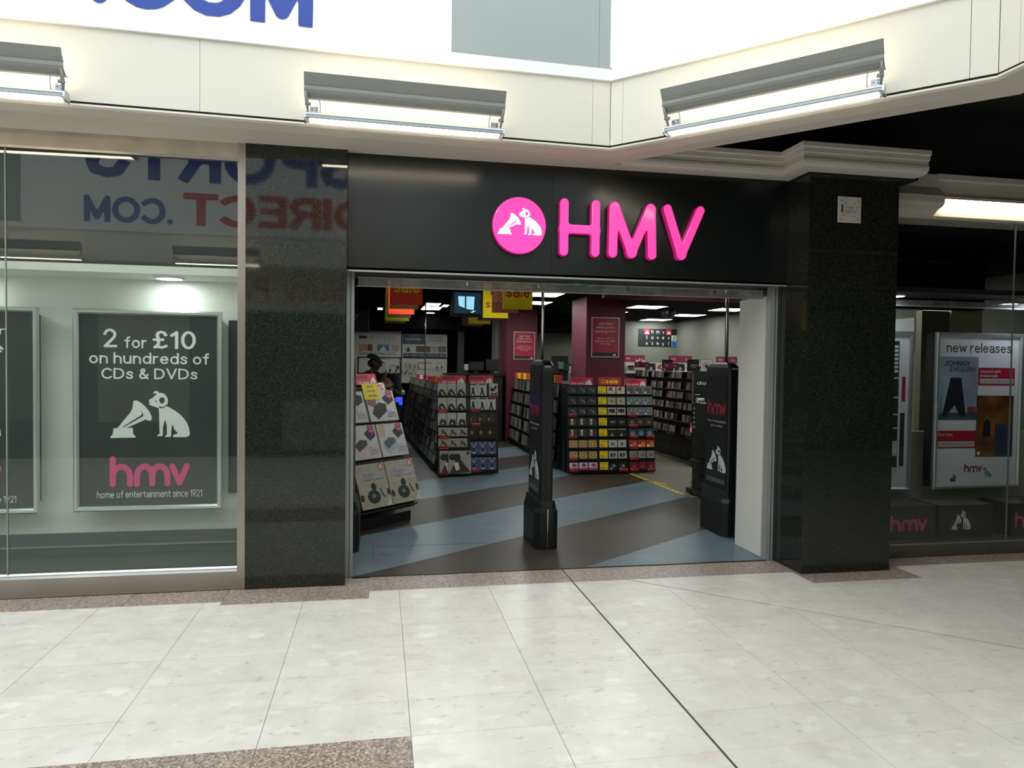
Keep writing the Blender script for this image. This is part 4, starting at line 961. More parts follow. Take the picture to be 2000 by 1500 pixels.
# maroon columns with framed notices
def column(x0, x1, y0, y1):
    e = empty('pillar', ((x0 + x1) / 2, (y0 + y1) / 2, 0), kind='structure'); MB().box(x0, x1, y0, y1, 0, 2.6, MAROON).build('shaft', e); return e
column(3.135, 3.766, 10.6, 11.44); column(2.42, 3.03, 13.6, 14.3)
NOTW = M('notice_frame', '#b9aeb0', .4, .3); NOTR = M('notice_red', '#a81d3c', .45, var=.03); NINK = M('notice_ink', '#e6c3c8', .5)
def notice(x0, x1, z0, z1, y, lab):
    e = empty('notice', ((x0 + x1) / 2, y, z0), lab, 'notice', 'red help notices on the maroon columns')
    f = front(0, y, 0); w = (x1 - x0); h = z1 - z0
    MB().obox(f, x0, x1, z0, z1, 0, .01, NOTR).build('print', e)
    t = .035 * w
    for a0, a1, b0, b1 in ((x0, x1, z0, z0 + t), (x0, x1, z1 - t, z1), (x0, x0 + t, z0 + t, z1 - t), (x1 - t, x1, z0 + t, z1 - t)):
        MB().obox(f, a0, a1, b0, b1, 0, .018, NOTW).build('frame_rail', e)
    mb = MB(); mb.rect(f, x0 + t, x1 - t, z0 + t, z0 + .12 * h, .0108, DARKINK); minidog(mb, f, x0 + .76 * w, x0 + .9 * w, z0 + .045 * h, z0 + .1 * h, .0112, LIGHTINK); mb.build('footer', e)
    mb = MB()
    for s_, a, b, q in (("can't find", .26, .74, .835), ("what you're", .18, .82, .735), ('looking for?', .15, .85, .635)): text(mb, f, s_, x0 + a * w, x0 + b * w, z0 + q * h - .03 * h, z0 + q * h + .045 * h, .0108, LIGHTINK, .02)
    for s_, a, b, q in (('please ask a', .22, .78, .47), ('member of staff', .14, .86, .40), ('for help', .32, .68, .33)): text(mb, f, s_, x0 + a * w, x0 + b * w, z0 + q * h - .02 * h, z0 + q * h + .035 * h, .0108, NINK, .0)
    mb.build('lettering', e)
notice(3.213, 3.666, 1.632, 2.255, 10.6, 'red help notice in a pale frame on the nearer maroon column')
notice(2.556, 2.983, 1.604, 2.147, 13.6, 'smaller-looking red help notice on the farther maroon column')

# vinyl sign on the back wall: a mosaic of square sleeves
vs = empty('wall_sign', (6.6, 16.2, 1.97), 'black mosaic wall sign of square sleeves spelling out loves vinyl', 'sign')
fv = front(0, 16.194, 0); MB().box(6.085, 7.065, 16.195, 16.2, 1.98, 2.405, BLACK).build('backing', vs); X0_, X1_, Z0_, Z1_ = 6.09, 7.06, 1.985, 2.40
cw, ch = (X1_ - X0_) / 7, (Z1_ - Z0_) / 3
rows_ = ['.Dhmv D'.replace(' ', ''), '.loves^', '.vinyl+']
rows_ = [['', 'D', 'h', 'm', 'v', 'D', ''], ['', 'l', 'o', 'v', 'e', 's', 'y'], ['', 'v', 'i', 'n', 'y', 'l', '+']]
for r_, row in enumerate(rows_):
    for c_, t in enumerate(row):
        a, b = X0_ + c_ * cw, Z1_ - (r_ + 1) * ch
        mt = {'D': RED, '+': M('sleeve_blue', '#2f7fae', .4)}.get(t, DARKINK)
        if (r_, c_) == (1, 6): mt = M('sleeve_cream', '#c3bfa4', .5)
        mb = MB().obox(fv, a + .003, a + cw - .003, b + .003, b + ch - .003, 0, .006, mt)
        if t == 'D': minidog(mb, fv, a + .02, a + cw - .02, b + .02, b + ch - .04, .007, LIGHTINK)
        elif t == '+': mb.rect(fv, a + cw * .42, a + cw * .58, b + ch * .15, b + ch * .85, .007, M('sleeve_navy', '#14304f', .5)); mb.rect(fv, a + cw * .15, a + cw * .85, b + ch * .42, b + ch * .58, .0075, MATS['sleeve_navy'])
        elif (r_, c_) == (1, 6): mb.flat(fv, [(a + cw * .3, b + ch * .2), (a + cw * .42, b + ch * .15), (a + cw * .8, b + ch * .8), (a + cw * .7, b + ch * .85)], .007, DARKINK)
        elif t:
            ww = {'i': .1, 'l': .1, 'm': .55}.get(t, .36); hh = {'l': .6, 'h': .6, 'i': .6}.get(t, .44); lo_b = .0 if t == 'y' else .2
            text(mb, fv, t, a + cw * (.5 - ww / 2), a + cw * (.5 + ww / 2), b + ch * (lo_b + .05), b + ch * (lo_b + .05 + (.6 if t == 'y' else hh)), .007, LIGHTINK, .02)
        mb.build('sleeve', vs)

# ------------------------------------------------------------------ hanging sale signs
def salesign(x0, x1, y, zb, face, ink, lab, words):
    h = (x1 - x0) * 1.42
    e = empty('hanging_sign', ((x0 + x1) / 2, y, zb), lab, 'sign', 'sale signs hung in a row above the aisle')
    f = front(0, y, 0); w = x1 - x0
    MB().obox(f, x0, x1, zb, zb + h, -.004, 0, face).build('board', e)
    mb = MB()
    for t, a, b, c_, d_ in words: text(mb, f, t, x0 + a * w, x0 + b * w, zb + c_ * h, zb + d_ * h, .0012, ink, .04)
    if words: mb.build('lettering', e)
    mb = MB()
    for x in (x0 + .03, x1 - .03): mb.tube([(x, y, zb + h), (x, y, 2.6)], .002, STEELB, 5)
    mb.build('wire', e)
SO = M('sign_orange', '#f4451d', .5, emis=None); SY = M('sign_yellow', '#f6da10', .5); SD = M('sign_olive', '#5e4f0c', .6); SBR = M('sign_brown', '#4a1a0c', .6)
YI = M('ink_yellow', '#ffd620', .5); RI2 = M('ink_red', '#c8330f', .5); DI = M('ink_dim', '#6b3a20', .5)
full = [('the', .12, .45, .80, .90), ('big', .2, .55, .60, .75), ('sale', .08, .92, .40, .62)]
SALE = [('sale', .1, .92, .27, .56), ('the big', .2, .8, .64, .8)]
salesign(.094, .382, 6.6, 2.036, SO, YI, 'orange sale sign with yellow lettering, front one of the left row', SALE)
salesign(.09, .371, 7.1, 2.036, SD, DI, 'dim olive back of a sale sign just behind the orange one', [])
salesign(.088, .364, 7.8, 2.033, SO, YI, 'second orange sale sign in the left row', [])
salesign(.085, .357, 8.4, 2.032, SD, DI, 'dim olive back of a sale sign behind the second orange one', [])
salesign(.066, .353, 8.9, 2.025, SY, RI2, 'yellow sale sign at the far end of the left row', [])
salesign(.058, .338, 9.7, 2.04, SD, DI, 'last and lowest looking olive sale sign of the left row', [])
salesign(1.185, 1.484, 6.9, 2.048, SY, RI2, 'yellow sale sign with red lettering, front one of the right row', SALE)
salesign(1.188, 1.481, 7.6, 2.061, SBR, DI, 'dark brown sale sign behind the front yellow one', [('sa', .05, .45, .27, .56)])
salesign(1.189, 1.489, 8.3, 2.05, SY, RI2, 'yellow sale sign with the cut off word big, right row', [('big', .3, .8, .58, .82), ('sale', .08, .92, .27, .5)])
salesign(1.25, 1.6, 9.2, 2.072, SBR, DI, 'low dark brown sale sign at the back of the right row', [])
salesign(1.253, 1.574, 10.2, 2.085, SY, RI2, 'farthest yellow sale sign under the hanging monitor', [])
salesign(1.248, 1.577, 11.0, 2.093, SBR, DI, 'farthest dim brown sale sign under the hanging monitor', [])
tv = empty('hanging_monitor', (1.09, 9, 2.12), 'bulky black monitor hung from the shop ceiling, showing a pale picture', 'monitor')
ft_ = front(0, 9.0, 0)
MB().cbox(ft_, .90, 1.28, 2.12, 2.43, -.3, 0, BLACK, .02).build('case', tv)
SCR = M('screen_glow', '#10202a', .2, emis='#27485c', es=.35, var=0); SCB = M('screen_bright', '#9fd8f0', .3, emis='#8fd0ec', es=1.0, var=0)
mb = MB().obox(ft_, .925, 1.255, 2.15, 2.41, 0, .002, SCR); mb.build('screen', tv)
mb = MB(); mb.flat(ft_, [(.97, 2.36), (.98, 2.24), (1.09, 2.2), (1.17, 2.19), (1.18, 2.36)], .003, SCB); mb.rect(ft_, 1.055, 1.075, 2.2, 2.37, .004, SCR); mb.flat(ft_, [(1.13, 2.155), (1.16, 2.155), (1.2, 2.185), (1.15, 2.175)], .003, SCB); mb.build('picture', tv)
mb = MB(); mb.tube([(1.09, 9.15, 2.43), (1.09, 9.15, 2.6)], .03, BLACK); mb.build('bracket', tv)
# ------------------------------------------------------------------ security gates in the doorway
def gate(x, y, lab, marks):
    """x = left (-X) face, y = near face of the foot"""
    e = empty('security_gate', (x + .08, y + .2, 0), lab, 'security gate', 'black security gates across the doorway')
    w, d = .20, .50
    def ring(ix, iy, z):
        x0, x1, y0, y1 = x + ix, x + w - ix, y + iy, y + d - iy * (.3 if iy < .06 else 1); c_ = .045 if ix < .03 else .015
        return [(x0 + c_, y0, z), (x1 - c_, y0, z), (x1, y0 + c_, z), (x1, y1 - c_, z), (x1 - c_, y1, z), (x0 + c_, y1, z), (x0, y1 - c_, z), (x0, y0 + c_, z)]
    mb = MB(); mb.loft([ring(0, 0, 0), ring(0, 0, .30), ring(.012, .008, .335), ring(.03, .02, .395)], BLACK, caps=True); mb.build('foot', e)
    mb = MB(); mb.loft([ring(.045, .03, .38), ring(.045, .03, 1.45), ring(.047, .04, 1.50), ring(.055, .075, 1.53), ring(.07, .12, 1.545)], BLACK, caps=True); mb.build('post', e)
    f = faceL(x + .045, 0, 0)
    PAN = M('gate_panel', '#25292a', .25, var=.06)
    MB().obox(f, -(y + d - .05), -(y + .06), .44, 1.42, 0, .004, PAN).build('panel', e)
    mb = MB().box(x + w / 2 - .012, x + w / 2 - .006, y + .027, y + .032, .36, 1.46, BLACKM); mb.box(x + .105, x + .111, y - .0015, y + .002, .02, .33, CHROME); mb.build('seam', e)
    MB().box(x + .075, x + .125, y + .036, y + .042, 1.462, 1.495, M('gate_label', '#8f9492', .4)).build('label_plate', e)
    if marks:
        u0 = -(y + d - .07); u1 = -(y + .075)
        mb = MB(); emblem(mb, f, u0, u1 + .02, .555, .79, .0046, LIGHTINK, PAN); mb.build('emblem', e)
        mb = MB(); logo(mb, f, u0, u1, 1.07, 1.205, .0046, M('gate_red', '#a02640', .4)); mb.build('logo', e)
        mb = MB(); text(mb, f, 'home of entertainment', u0 + .0, u1, 1.0, 1.022, .0046, LIGHTINK, 0); text(mb, f, 'since 1921', u0 + .07, u1 - .07, .96, .978, .0046, LIGHTINK, 0)
        for k in range(3): mb.rect(f, u0 + .01, u1 - .005 * k, .455 + .014 * k, .461 + .014 * k, .0046, M('small_print', '#777b7a', .5))
        mb.build('lettering', e)
    mb = MB(); px, py = x + w / 2 - .02, y + .17
    mb.tube([(px, py, 1.53), (px, py, 2.6)], .013, CHROME, 10); mb.tube([(px + .035, py + .04, 1.53), (px + .035, py + .04, 2.6)], .008, CHROME, 8) if marks == 2 else None
    mb.build('pole', e)
gate(1.245, 5.59, 'black security gate in the middle of the doorway, chrome pole above', 1)
gate(2.98, 5.76, 'black security gate at the right of the doorway with pink lettering', 2)
gate(-.352, 5.69, 'black security gate mostly hidden behind the left door jamb', 0)
hp = MB(); hp.tube([(.6, 9.6, 1.3), (.6, 9.6, 2.6)], .009, STEELB, 8)
tag(hp.build('hanging_cable'), 'thin grey vertical conduit dropping from the ceiling beside the orange signs', 'cable')
# ------------------------------------------------------------------ cases, cards and racks
CASEB = M('case_plastic', '#16181a', .3, var=0)
G = lambda h, **k: M('ink' + h, h, k.get('r', .3), var=k.get('var', .12), vs=30)
def art(kind):
    """cover pictures as flat shapes in the unit square: (colour, polygon)"""
    B = lambda c: (c, [(0, 0), (1, 0), (1, 1), (0, 1)])
    C_ = lambda c, x, y, r, n=16, ry=None: (c, [(x + r * math.cos(2 * math.pi * k / n), y + (ry or r) * math.sin(2 * math.pi * k / n)) for k in range(n)])
    R_ = lambda c, a, b, d, e: (c, [(a, d), (b, d), (b, e), (a, e)])
    if kind == 'hill': return [B('#aaa8a1'), ('#23211f', [(0, 0), (1, 0), (.98, .08), (.75, .35), (.6, .52), (.42, .56), (.25, .5), (.1, .32)]), ('#c9c6be', [(.32, .36), (.5, .3), (.72, .06), (.6, .05), (.42, .22)]), R_('#8a8883', .1, .16, .72, .9)]
    if kind == 'hill2': return [B('#b1afa9'), ('#2b2927', [(.15, .02), (.95, .02), (.95, .3), (.8, .5), (.62, .42), (.45, .56), (.25, .36)]), ('#cfccc5', [(.4, .12), (.55, .28), (.7, .12)])]
    if kind == 'wedge': return [B('#bcbdba'), ('#1a1a1c', [(.2, .05), (.35, .05), (.45, .25), (.6, .05), (.75, .05), (.6, .4), (.58, .62), (.46, .72), (.36, .6), (.36, .35)]), R_('#27282b', .12, .88, .86, .95), R_('#97989a', .0, 1, 0, .05)]
    if kind == 'mixed': return [B('#b9b7b0'), ('#232120', [(.1, .5), (.3, .75), (.5, .55), (.75, .9), (.9, .7), (.6, .4), (.3, .35)]), ('#3a3835', [(.2, .3), (.6, .2), (.9, .35), (.9, .1), (.2, .12)])]
    if kind == 'glow': return [B('#2b2622'), C_('#5e4327', .2, .4, .2, 12), C_('#b98d55', .2, .42, .09, 10), C_('#3f342b', .65, .6, .25, 12), C_('#7d6a55', .7, .35, .07, 8)]
    if kind == 'amber': return [B('#1e1a18'), C_('#6a4420', .3, .45, .2, 12), C_('#c48a3e', .3, .48, .11, 10)]
    if kind == 'violet': return [B('#4d5170'), ('#8f94ad', [(.1, .95), (.5, .5), (.9, .95), (.8, .98), (.5, .68), (.2, .98)]), ('#9aa0b6', [(.1, .1), (.4, .5), (.2, .15)]), ('#a7acbd', [(.9, .1), (.6, .5), (.8, .15)]), C_('#1f2233', .5, .35, .17, 12), C_('#b9bdc8', .5, .14, .16, 10, .07)]
    if kind == 'rocks': return [B('#9b978d'), ('#3b3631', [(.2, .1), (.35, .45), (.55, .6), (.8, .4), (.95, .12)]), C_('#4a443d', .45, .62, .16, 10), ('#c6c2b8', [(.3, .2), (.5, .35), (.7, .15)])]
    if kind == 'lp': return [B('#9d998f'), C_('#2c2825', .18, .72, .17, 12, .15), C_('#26221f', .38, .7, .16, 12, .17), ('#3a3530', [(.05, .0), (.3, .55), (.55, .6), (.7, .4), (1, .05)]), ('#d2cdc2', [(.22, .45), (.42, .5), (.5, .2), (.35, .1)]), R_('#33302d', .8, .93, .82, .95)]
    if kind == 'grey_curl': return [B('#3a3d3d'), ('#7d8180', [(.35, .7), (.5, .75), (.55, .6), (.75, .55), (.85, .2), (.7, .2), (.65, .45), (.45, .5)]), R_('#24211f', .3, .8, .88, .98)]
    if kind == 'door': return [B('#453f3b'), R_('#c9c5bd', .28, .52, .15, .9), C_('#1d1a18', .4, .45, .08, 10)]
    if kind == 'gold': return [B('#8f8b85'), C_('#c19a52', .5, .5, .46, 20), C_('#b07f33', .5, .5, .28, 14), C_('#d8c08a', .5, .52, .1, 10)]
    if kind == 'pinks': return [B('#c9b4bd'), R_('#b8416f', 0, 1, 0, .28), ('#7d4a60', [(.1, .5), (.5, .9), (.9, .6), (.6, .45)]), R_('#e0d3d8', .05, .3, .3, .95)]
    if kind == 'warm': return [B('#cbbcaa'), ('#7a4a38', [(.1, .55), (.35, .9), (.7, .95), (.55, .6), (.85, .3), (.4, .45)])]
    if kind == 'cross': return [B('#a79f7c'), ('#3d3b30', [(.3, .3), (.5, .62), (.7, .3), (.55, .38), (.45, .38)]), R_('#c8c4ae', .0, 1, 0, .14)]
    if kind == 'photo': return [B('#bdb8aa'), R_('#2a2320', .12, .88, .25, .8), ('#a59c90', [(.2, .25), (.3, .6), (.4, .25)]), ('#8b8278', [(.55, .25), (.65, .55), (.75, .25)])]
    if kind == 'scrawl': return [B('#222626'), ('#9aa0a0', [(.2, .5), (.5, .6), (.9, .55), (.9, .48), (.55, .5), (.3, .42)]), ('#858b8b', [(.3, .35), (.7, .42), (.8, .32), (.5, .3)])]
    if kind == 'green': return [B('#27301f'), R_('#b8b98a', 0, 1, .9, 1), ('#b9bf82', [(.25, .05), (.45, .45), (.65, .05)]), C_('#101310', .42, .2, .08, 8)]
    if kind == 'round': return [B('#b9b8b2'), C_('#9a9a96', .5, .5, .32, 16), C_('#2a2a2a', .5, .45, .13, 10)]
    if kind == 'collage': return [B('#b3b3ad'), R_('#23282a', .18, .45, .2, .7), R_('#2b2f31', .55, .8, .35, .72), R_('#5a5f5f', .5, .75, .15, .3)]
    if kind == 'night': return [B('#1b2022'), C_('#8f9a9c', .55, .5, .2, 10), C_('#3a4447', .3, .6, .2, 10), R_('#c3c3bd', .1, .35, .05, .25)]
    if kind == 'frame': return [B('#b7b4ae'), R_('#4b4643', .06, .94, .08, .94), C_('#57514d', .62, .5, .28, 12), R_('#c9c6c0', .12, .36, .1, .34)]
    if kind == 'framec': return [B('#c2bfb9'), R_('#565f63', .06, .94, .06, .94), C_('#7d898e', .5, .58, .24, 12), R_('#c4cacb', .12, .34, .08, .3)]
    if kind == 'brown': return [B('#413831'), C_('#6b5b4c', .55, .45, .26, 10), C_('#88755f', .5, .5, .1, 8)]
    if kind == 'blues': return [B('#38454f'), C_('#5c8296', .5, .4, .3, 12), C_('#8fa6ad', .55, .2, .1, 8)]
    if kind == 'sunset': return [B('#b5402a'), C_('#d9793a', .7, .3, .4, 14), ('#2a1512', [(.1, .5), (.4, .62), (.55, .42), (.3, .45)]), C_('#d9b8a8', .25, .22, .2, 10)]
    if kind == 'silver': return [B('#8b8b86'), C_('#6f6f6b', .55, .5, .28, 12), C_('#a5a5a0', .45, .65, .1, 8)]
    if kind == 'deepred': return [B('#6d1f22'), ('#c9a49a', [(.3, .4), (.6, .46), (.7, .38), (.45, .34)]), R_('#8a2a2c', .6, .8, .2, .9)]
    if kind == 'boxred': return [B('#bdb9b8'), ('#7a1f22', [(0, .55), (.3, .5), (.42, 1), (.0, 1)]), ('#1f1f20', [(.12, .1), (.45, .5), (.8, .3), (.5, .02)]), ('#222223', [(.55, .95), (.95, .85), (.98, .5), (.75, .55)]), R_('#9c1c40', .78, .96, .7, .95)]
_am = {}
def casemesh(kind, w, h, d):
    k = (kind, w, h, d)
    if k in _am: return _am[k]
    mb = MB(); f = F((0, 0, 0), (1, 0, 0), (0, 1, 0))
    mb.cbox(f, -w / 2, w / 2, 0, h, 0, d, CASEB, .0015)
    for i, (c_, P) in enumerate(art(kind)):
        m_ = .004
        mb.flat(f, [(-w / 2 + m_ + min(1, max(0, x)) * (w - 2 * m_), m_ + min(1, max(0, y)) * (h - 2 * m_)) for x, y in P], d + .0003 + .0003 * i, G(c_))
    me = bpy.data.meshes.new('case_' + kind); me.from_pydata(mb.v, [], mb.f)
    for m in mb.ms: me.materials.append(m)
    me.polygons.foreach_set('material_index', mb.mi); me.update(); _am[k] = me
    return me
def put(me, name, f, a, b, c_, label, cat, group, tilt=0.):
    o = bpy.data.objects.new(name, me); COL.objects.link(o)
    M_ = Matrix((f.u, f.v, f.w)).transposed().to_4x4(); M_.translation = f.p(a, b, c_)
    if tilt: M_ = M_ @ Matrix.Rotation(tilt, 4, 'X')
    o.matrix_world = M_
    return tag(o, label, cat, group)
DV = (.128, .18, .014); CDm = (.14, .124, .012); LPm = (.31, .31, .008)
ORD = ['top', 'second', 'third', 'fourth', 'fifth', 'sixth', 'seventh', 'bottom']
def card(name, f, a0, a1, b0, b1, c_, face, lab, cat, group, draw=None, th=.004):
    e = empty(name, f.p((a0 + a1) / 2, b0, c_), lab, cat, group)
    MB().obox(f, a0, a1, b0, b1, c_, c_ + th, face).build('card', e)
    if draw:
        mb = MB(); draw(mb, F(f.p(0, 0, c_ + th + .0008), f.u, f.v, f.w)); mb.build('print', e)
    return e
def header(f, a0, a1, b0, b1, c_, lab, word='this week'):
    def dr(mb, q):
        w, h = a1 - a0, b1 - b0
        if word == 'this week':
            mb.rect(q, a0 + .06 * w, a0 + .58 * w, b0 + .56 * h, b0 + .85 * h, 0, M('header_dark', '#8a1530', .5))
            text(mb, q, 'this week', a0 + .06 * w, a0 + .62 * w, b0 + .06 * h, b0 + .36 * h, .0004, LIGHTINK, .02); minidog(mb, q, a0 + .66 * w, a0 + .96 * w, b0 + .02 * h, b0 + .72 * h, .0004, LIGHTINK)
        else:
            text(mb, q, 'sale', a0 + .3 * w, a0 + .88 * w, b0 + .2 * h, b0 + .82 * h, .0004, YI, .04); text(mb, q, 'the', a0 + .12 * w, a0 + .27 * w, b0 + .52 * h, b0 + .74 * h, .0004, YI, .01); text(mb, q, 'big', a0 + .12 * w, a0 + .27 * w, b0 + .2 * h, b0 + .46 * h, .0004, YI, .01)
    return card('header_card', f, a0, a1, b0, b1, c_, RED if word == 'this week' else M('sale_red', '#b5280f', .5), lab, 'header card', 'header cards on the end racks', dr)
def tagcard(f, a0, b0, lab, w=.125, h=.042, c_=.03):
    def dr(mb, q):
        text(mb, q, '£9.99', a0 + .1 * w, a0 + .48 * w, b0 + .25 * h, b0 + .75 * h, 0, LIGHTINK, .02)
        mb.rect(q, a0 + .54 * w, a0 + .9 * w, b0 + .3 * h, b0 + .62 * h, 0, M('tag_pale', '#c98a98', .5))
    return card('price_tag', f, a0, a0 + w, b0, b0 + h, c_, M('tag_red', '#b8193c', .45), lab, 'price tag', 'red price tags on the end racks', dr, .002)
def pricecard(f, a0, a1, b0, b1, price, lab):
    def dr(mb, q):
        w, h = a1 - a0, b1 - b0
        text(mb, q, 'was', a0 + .1 * w, a0 + .3 * w, b0 + .74 * h, b0 + .82 * h, 0, DARKINK, .0); text(mb, q, '£9.99', a0 + .36 * w, a0 + .82 * w, b0 + .72 * h, b0 + .86 * h, 0, DARKINK, .03)
        text(mb, q, price, a0 + .12 * w, a0 + .55 * w, b0 + .1 * h, b0 + .5 * h, 0, RI2, .04); text(mb, q, '99', a0 + .6 * w, a0 + .85 * w, b0 + .1 * h, b0 + .26 * h, 0, RI2, .02)
    return card('price_card', f, a0, a1, b0, b1, .012, YEL, lab, 'price card', 'yellow sale price cards', dr, .003)
def lean(x, y, ang, z=0.):
    a = math.radians(ang); return F((x, y, z), (1, 0, 0), (0, math.sin(a), math.cos(a)))
def bay_back(root, f, a0, a1, top, name='back_board'):
    MB().obox(f, a0, a1, .02, top, -.03, -.004, BLACK).build(name, root)
def ledge(root, f, a0, a1, b, depth=.03, lip=.014):
    mb = MB(); mb.obox(f, a0, a1, b - .006, b, -.004, depth, BLACKM); mb.obox(f, a0, a1, b - .006, b + lip * .4, depth, depth + .003, BLACKM); mb.build('shelf', root)

# --- left end rack, two bays
la = lean(0, 9.42, 8.)
ra = empty('end_rack', (1.18, 9.8, 0), 'black end rack with two bays of films under red headers, left of the middle gate', 'rack', 'end racks facing the doorway')
c8 = 1 / math.cos(math.radians(8))
bay_back(ra, la, .77, 1.215, 1.25); 
lb = lean(0, 9.50, 8.)
bay_back(ra, lb, 1.19, 1.60, 1.25)
MB().box(.79, 1.60, 9.66, 9.9, 0.0, 1.2, BLACK).build('carcass', ra)
header(la, .805, 1.146, 1.235 * c8, 1.345 * c8, .0, 'red this week header card over the left bay of the left end rack')
header(lb, 1.209, 1.545, 1.235 * c8, 1.345 * c8, .0, 'red this week header card over the right bay of the left end rack')
def row(f, xs, b, size, kinds, desc, rack, rown, group, names=('left', 'middle', 'right'), cat='disc case', name='disc_case', up=.016):
    for i, x in enumerate(xs):
        k = kinds[i % len(kinds)]; d = desc if isinstance(desc, str) else desc[i % len(desc)]
        put(casemesh(k, *size), name, f, x, b + .001, -.002 if False else .0, f'{d}, {names[i]} in {rown} row, {rack}', cat, group)
LBAY = "left end rack's left bay"; RBAY = "left end rack's right bay"
NTH = ['nearest', 'second', 'third', 'fourth', 'fifth', 'sixth', 'seventh', 'eighth', 'ninth', 'tenth', 'eleventh', 'twelfth', 'thirteenth', 'fourteenth', 'fifteenth', 'sixteenth', 'seventeenth', 'eighteenth', 'nineteenth', 'twentieth', 'twenty-first', 'twenty-second']
nth = lambda k: 'nearest' if k == 0 else NTH[k] + ' from the near end'
xs = (.83, .957, 1.088); gA = 'film and music cases on the left end rack'
for r_, (z, sz, kd, ds_) in enumerate(((1.06, DV, ['hill'], 'grey cover with a dark hill shape'), (.868, DV, ['hill'], 'grey cover with a dark hill shape'), (.668, DV, ['hill2'], 'pale cover with dark twin peaks'), (.525, CDm, ['rocks'], 'grey stony square cover'), (.382, CDm, ['rocks'], 'grey stony square cover'))):
    ledge(ra, la, .775, 1.205, z * c8); row(la, [x + (.012 if sz is CDm else 0) for x in xs], z * c8, sz, kd, ds_, LBAY, ORD[r_], gA)
ledge(ra, la, .775, 1.215, .035, .05)
put(casemesh('lp', *LPm), 'record_sleeve', la, .945, .036, .0, 'big grey square record sleeve, left one at the foot of the left end rack', 'record', 'records at the foot of the left end rack')
put(casemesh('lp', *LPm), 'record_sleeve', la, 1.062, .036, .012, 'big grey square record sleeve, front right one at the foot of the left end rack', 'record', 'records at the foot of the left end rack')
xs = (1.262, 1.386, 1.51)
for r_, (z, kd, ds_) in enumerate(((1.06, ['wedge', 'wedge', 'mixed'], ['white cover with a dark wedge', 'white cover with a dark wedge', 'white cover with dark shapes']), (.87, ['wedge'], 'white cover with a dark wedge'), (.675, ['glow'], 'dark brown cover with small glows'), (.485, ['amber'], 'black cover with an amber glow'), (.27, ['violet'], 'blue violet patterned cover'), (.062, ['violet'], 'blue violet patterned cover'))):
    ledge(ra, lb, 1.2, 1.59, z * c8); row(lb, [x + (.03 if (r_ == 0 and i == 2) else 0) for i, x in enumerate(xs)], z * c8, DV, kd, ds_, RBAY, ORD[r_] if r_ < 5 else 'bottom', gA)
for f, a, z, t in ((la, .775, .845, 'below the second row, left bay of the left end rack'), (la, .79, .505, 'on the fourth row, left bay of the left end rack'), (la, .785, .36, 'on the fifth row, left bay of the left end rack'), (la, .785, .012, 'on the front record, left end rack'),
                   (lb, 1.465, 1.045, 'below the white mixed cover, right bay of the left end rack'), (lb, 1.23, .85, 'below the second row, right bay of the left end rack'), (lb, 1.23, .66, 'below the third row, right bay of the left end rack'), (lb, 1.23, .045, 'at the foot of the right bay, left end rack')):
    tagcard(f, a, z * c8, 'red price tag ' + t)
# --- aisle side of the left gondola (rows running away, seen edge-on)
gl = empty('aisle_rack', (1.1, 13, 0), 'long black aisle rack of discs running back behind the left end rack', 'rack', 'long aisle racks')
sk = math.atan2(-.28, 5.3)
fa = F((.775, 10.55, 0), (-math.sin(sk) * -1, -math.cos(sk), 0), (.10, .0, 1)); fa = F((.76, 9.95, 0), (.05, -1, 0), (.2, .0, 1))
MB().obox(fa, -6.2, 0, .02, 1.22, -.3, -.02, BLACK).build('carcass', gl)
MB().obox(fa, -6.2, 0, .0, .08, -.25, .03, BLACK).build('kick', gl)
covs = [covermat('covers_grey', [(0, '#3a3d3c'), (.42, '#6f726e'), (.5, '#a3a39c'), (.57, '#2a2c2c'), (.66, '#7b7468')], 22.),
        covermat('covers_pale', [(0, '#a5a39b'), (.42, '#cfccc4'), (.5, '#5c5850'), (.57, '#dedbd2'), (.66, '#857c6e')], 24.),
        covermat('covers_dark', [(0, '#17191a'), (.42, '#2d3032'), (.5, '#6c6b66'), (.58, '#222425'), (.68, '#8d7a5f')], 20.),
        covermat('covers_warm', [(0, '#5a4a38'), (.42, '#9a8a6a'), (.5, '#c2b48d'), (.58, '#3a3028'), (.66, '#7a3a30')], 22.),
        covermat('covers_blue', [(0, '#2e3c4a'), (.42, '#5d7182'), (.5, '#b5bcc0'), (.58, '#26303a'), (.68, '#7d8890')], 22.),
        covermat('covers_red', [(0, '#5a1f1c'), (.42, '#a33a2c'), (.5, '#cbb5a4'), (.58, '#7a2620'), (.66, '#d08a5c')], 20.)]
_cm = {}
def covbox(i, w, h, d):
    k = (i, w, h, d)
    if k not in _cm:
        mb = MB(); f = F((0, 0, 0), (1, 0, 0), (0, 1, 0)); mb.cbox(f, -w / 2, w / 2, 0, h, 0, d, CASEB, .001); mb.rect(f, -w / 2 + .003, w / 2 - .003, .003, h - .003, d + .0004, covs[i])
        me = bpy.data.meshes.new('case'); me.from_pydata(mb.v, [], mb.f)
        for m in mb.ms: me.materials.append(m)
        me.polygons.foreach_set('material_index', mb.mi); me.update(); _cm[k] = me
    return _cm[k]
stuffm = MB()
for r_ in range(8):
    b = .09 + r_ * .142
    MB().obox(fa, -6.1, -.02, b - .008, b, -.02, .03, BLACKM).build('shelf', gl)
    for k in range(41):
        a = -.1 - k * .146; 
        if k % 7 == 6: continue
        t = .128; q = F(fa.p(a, b, .004 + R.uniform(0, .006)), fa.u, fa.v); mi_ = covs[R.choice((0, 1, 1, 1, 2, 1, 4, 3))]
        stuffm.obox(q, -t / 2, t / 2, .0, .122, 0, .012, mi_)
tag(stuffm.build('disc_rows', gl), kind='stuff')
for k in range(7): MB().obox(fa, -.01 - k * 1.022, .02 - k * 1.022, 0, 1.22, -.02, .012, BLACK).build('upright', gl)
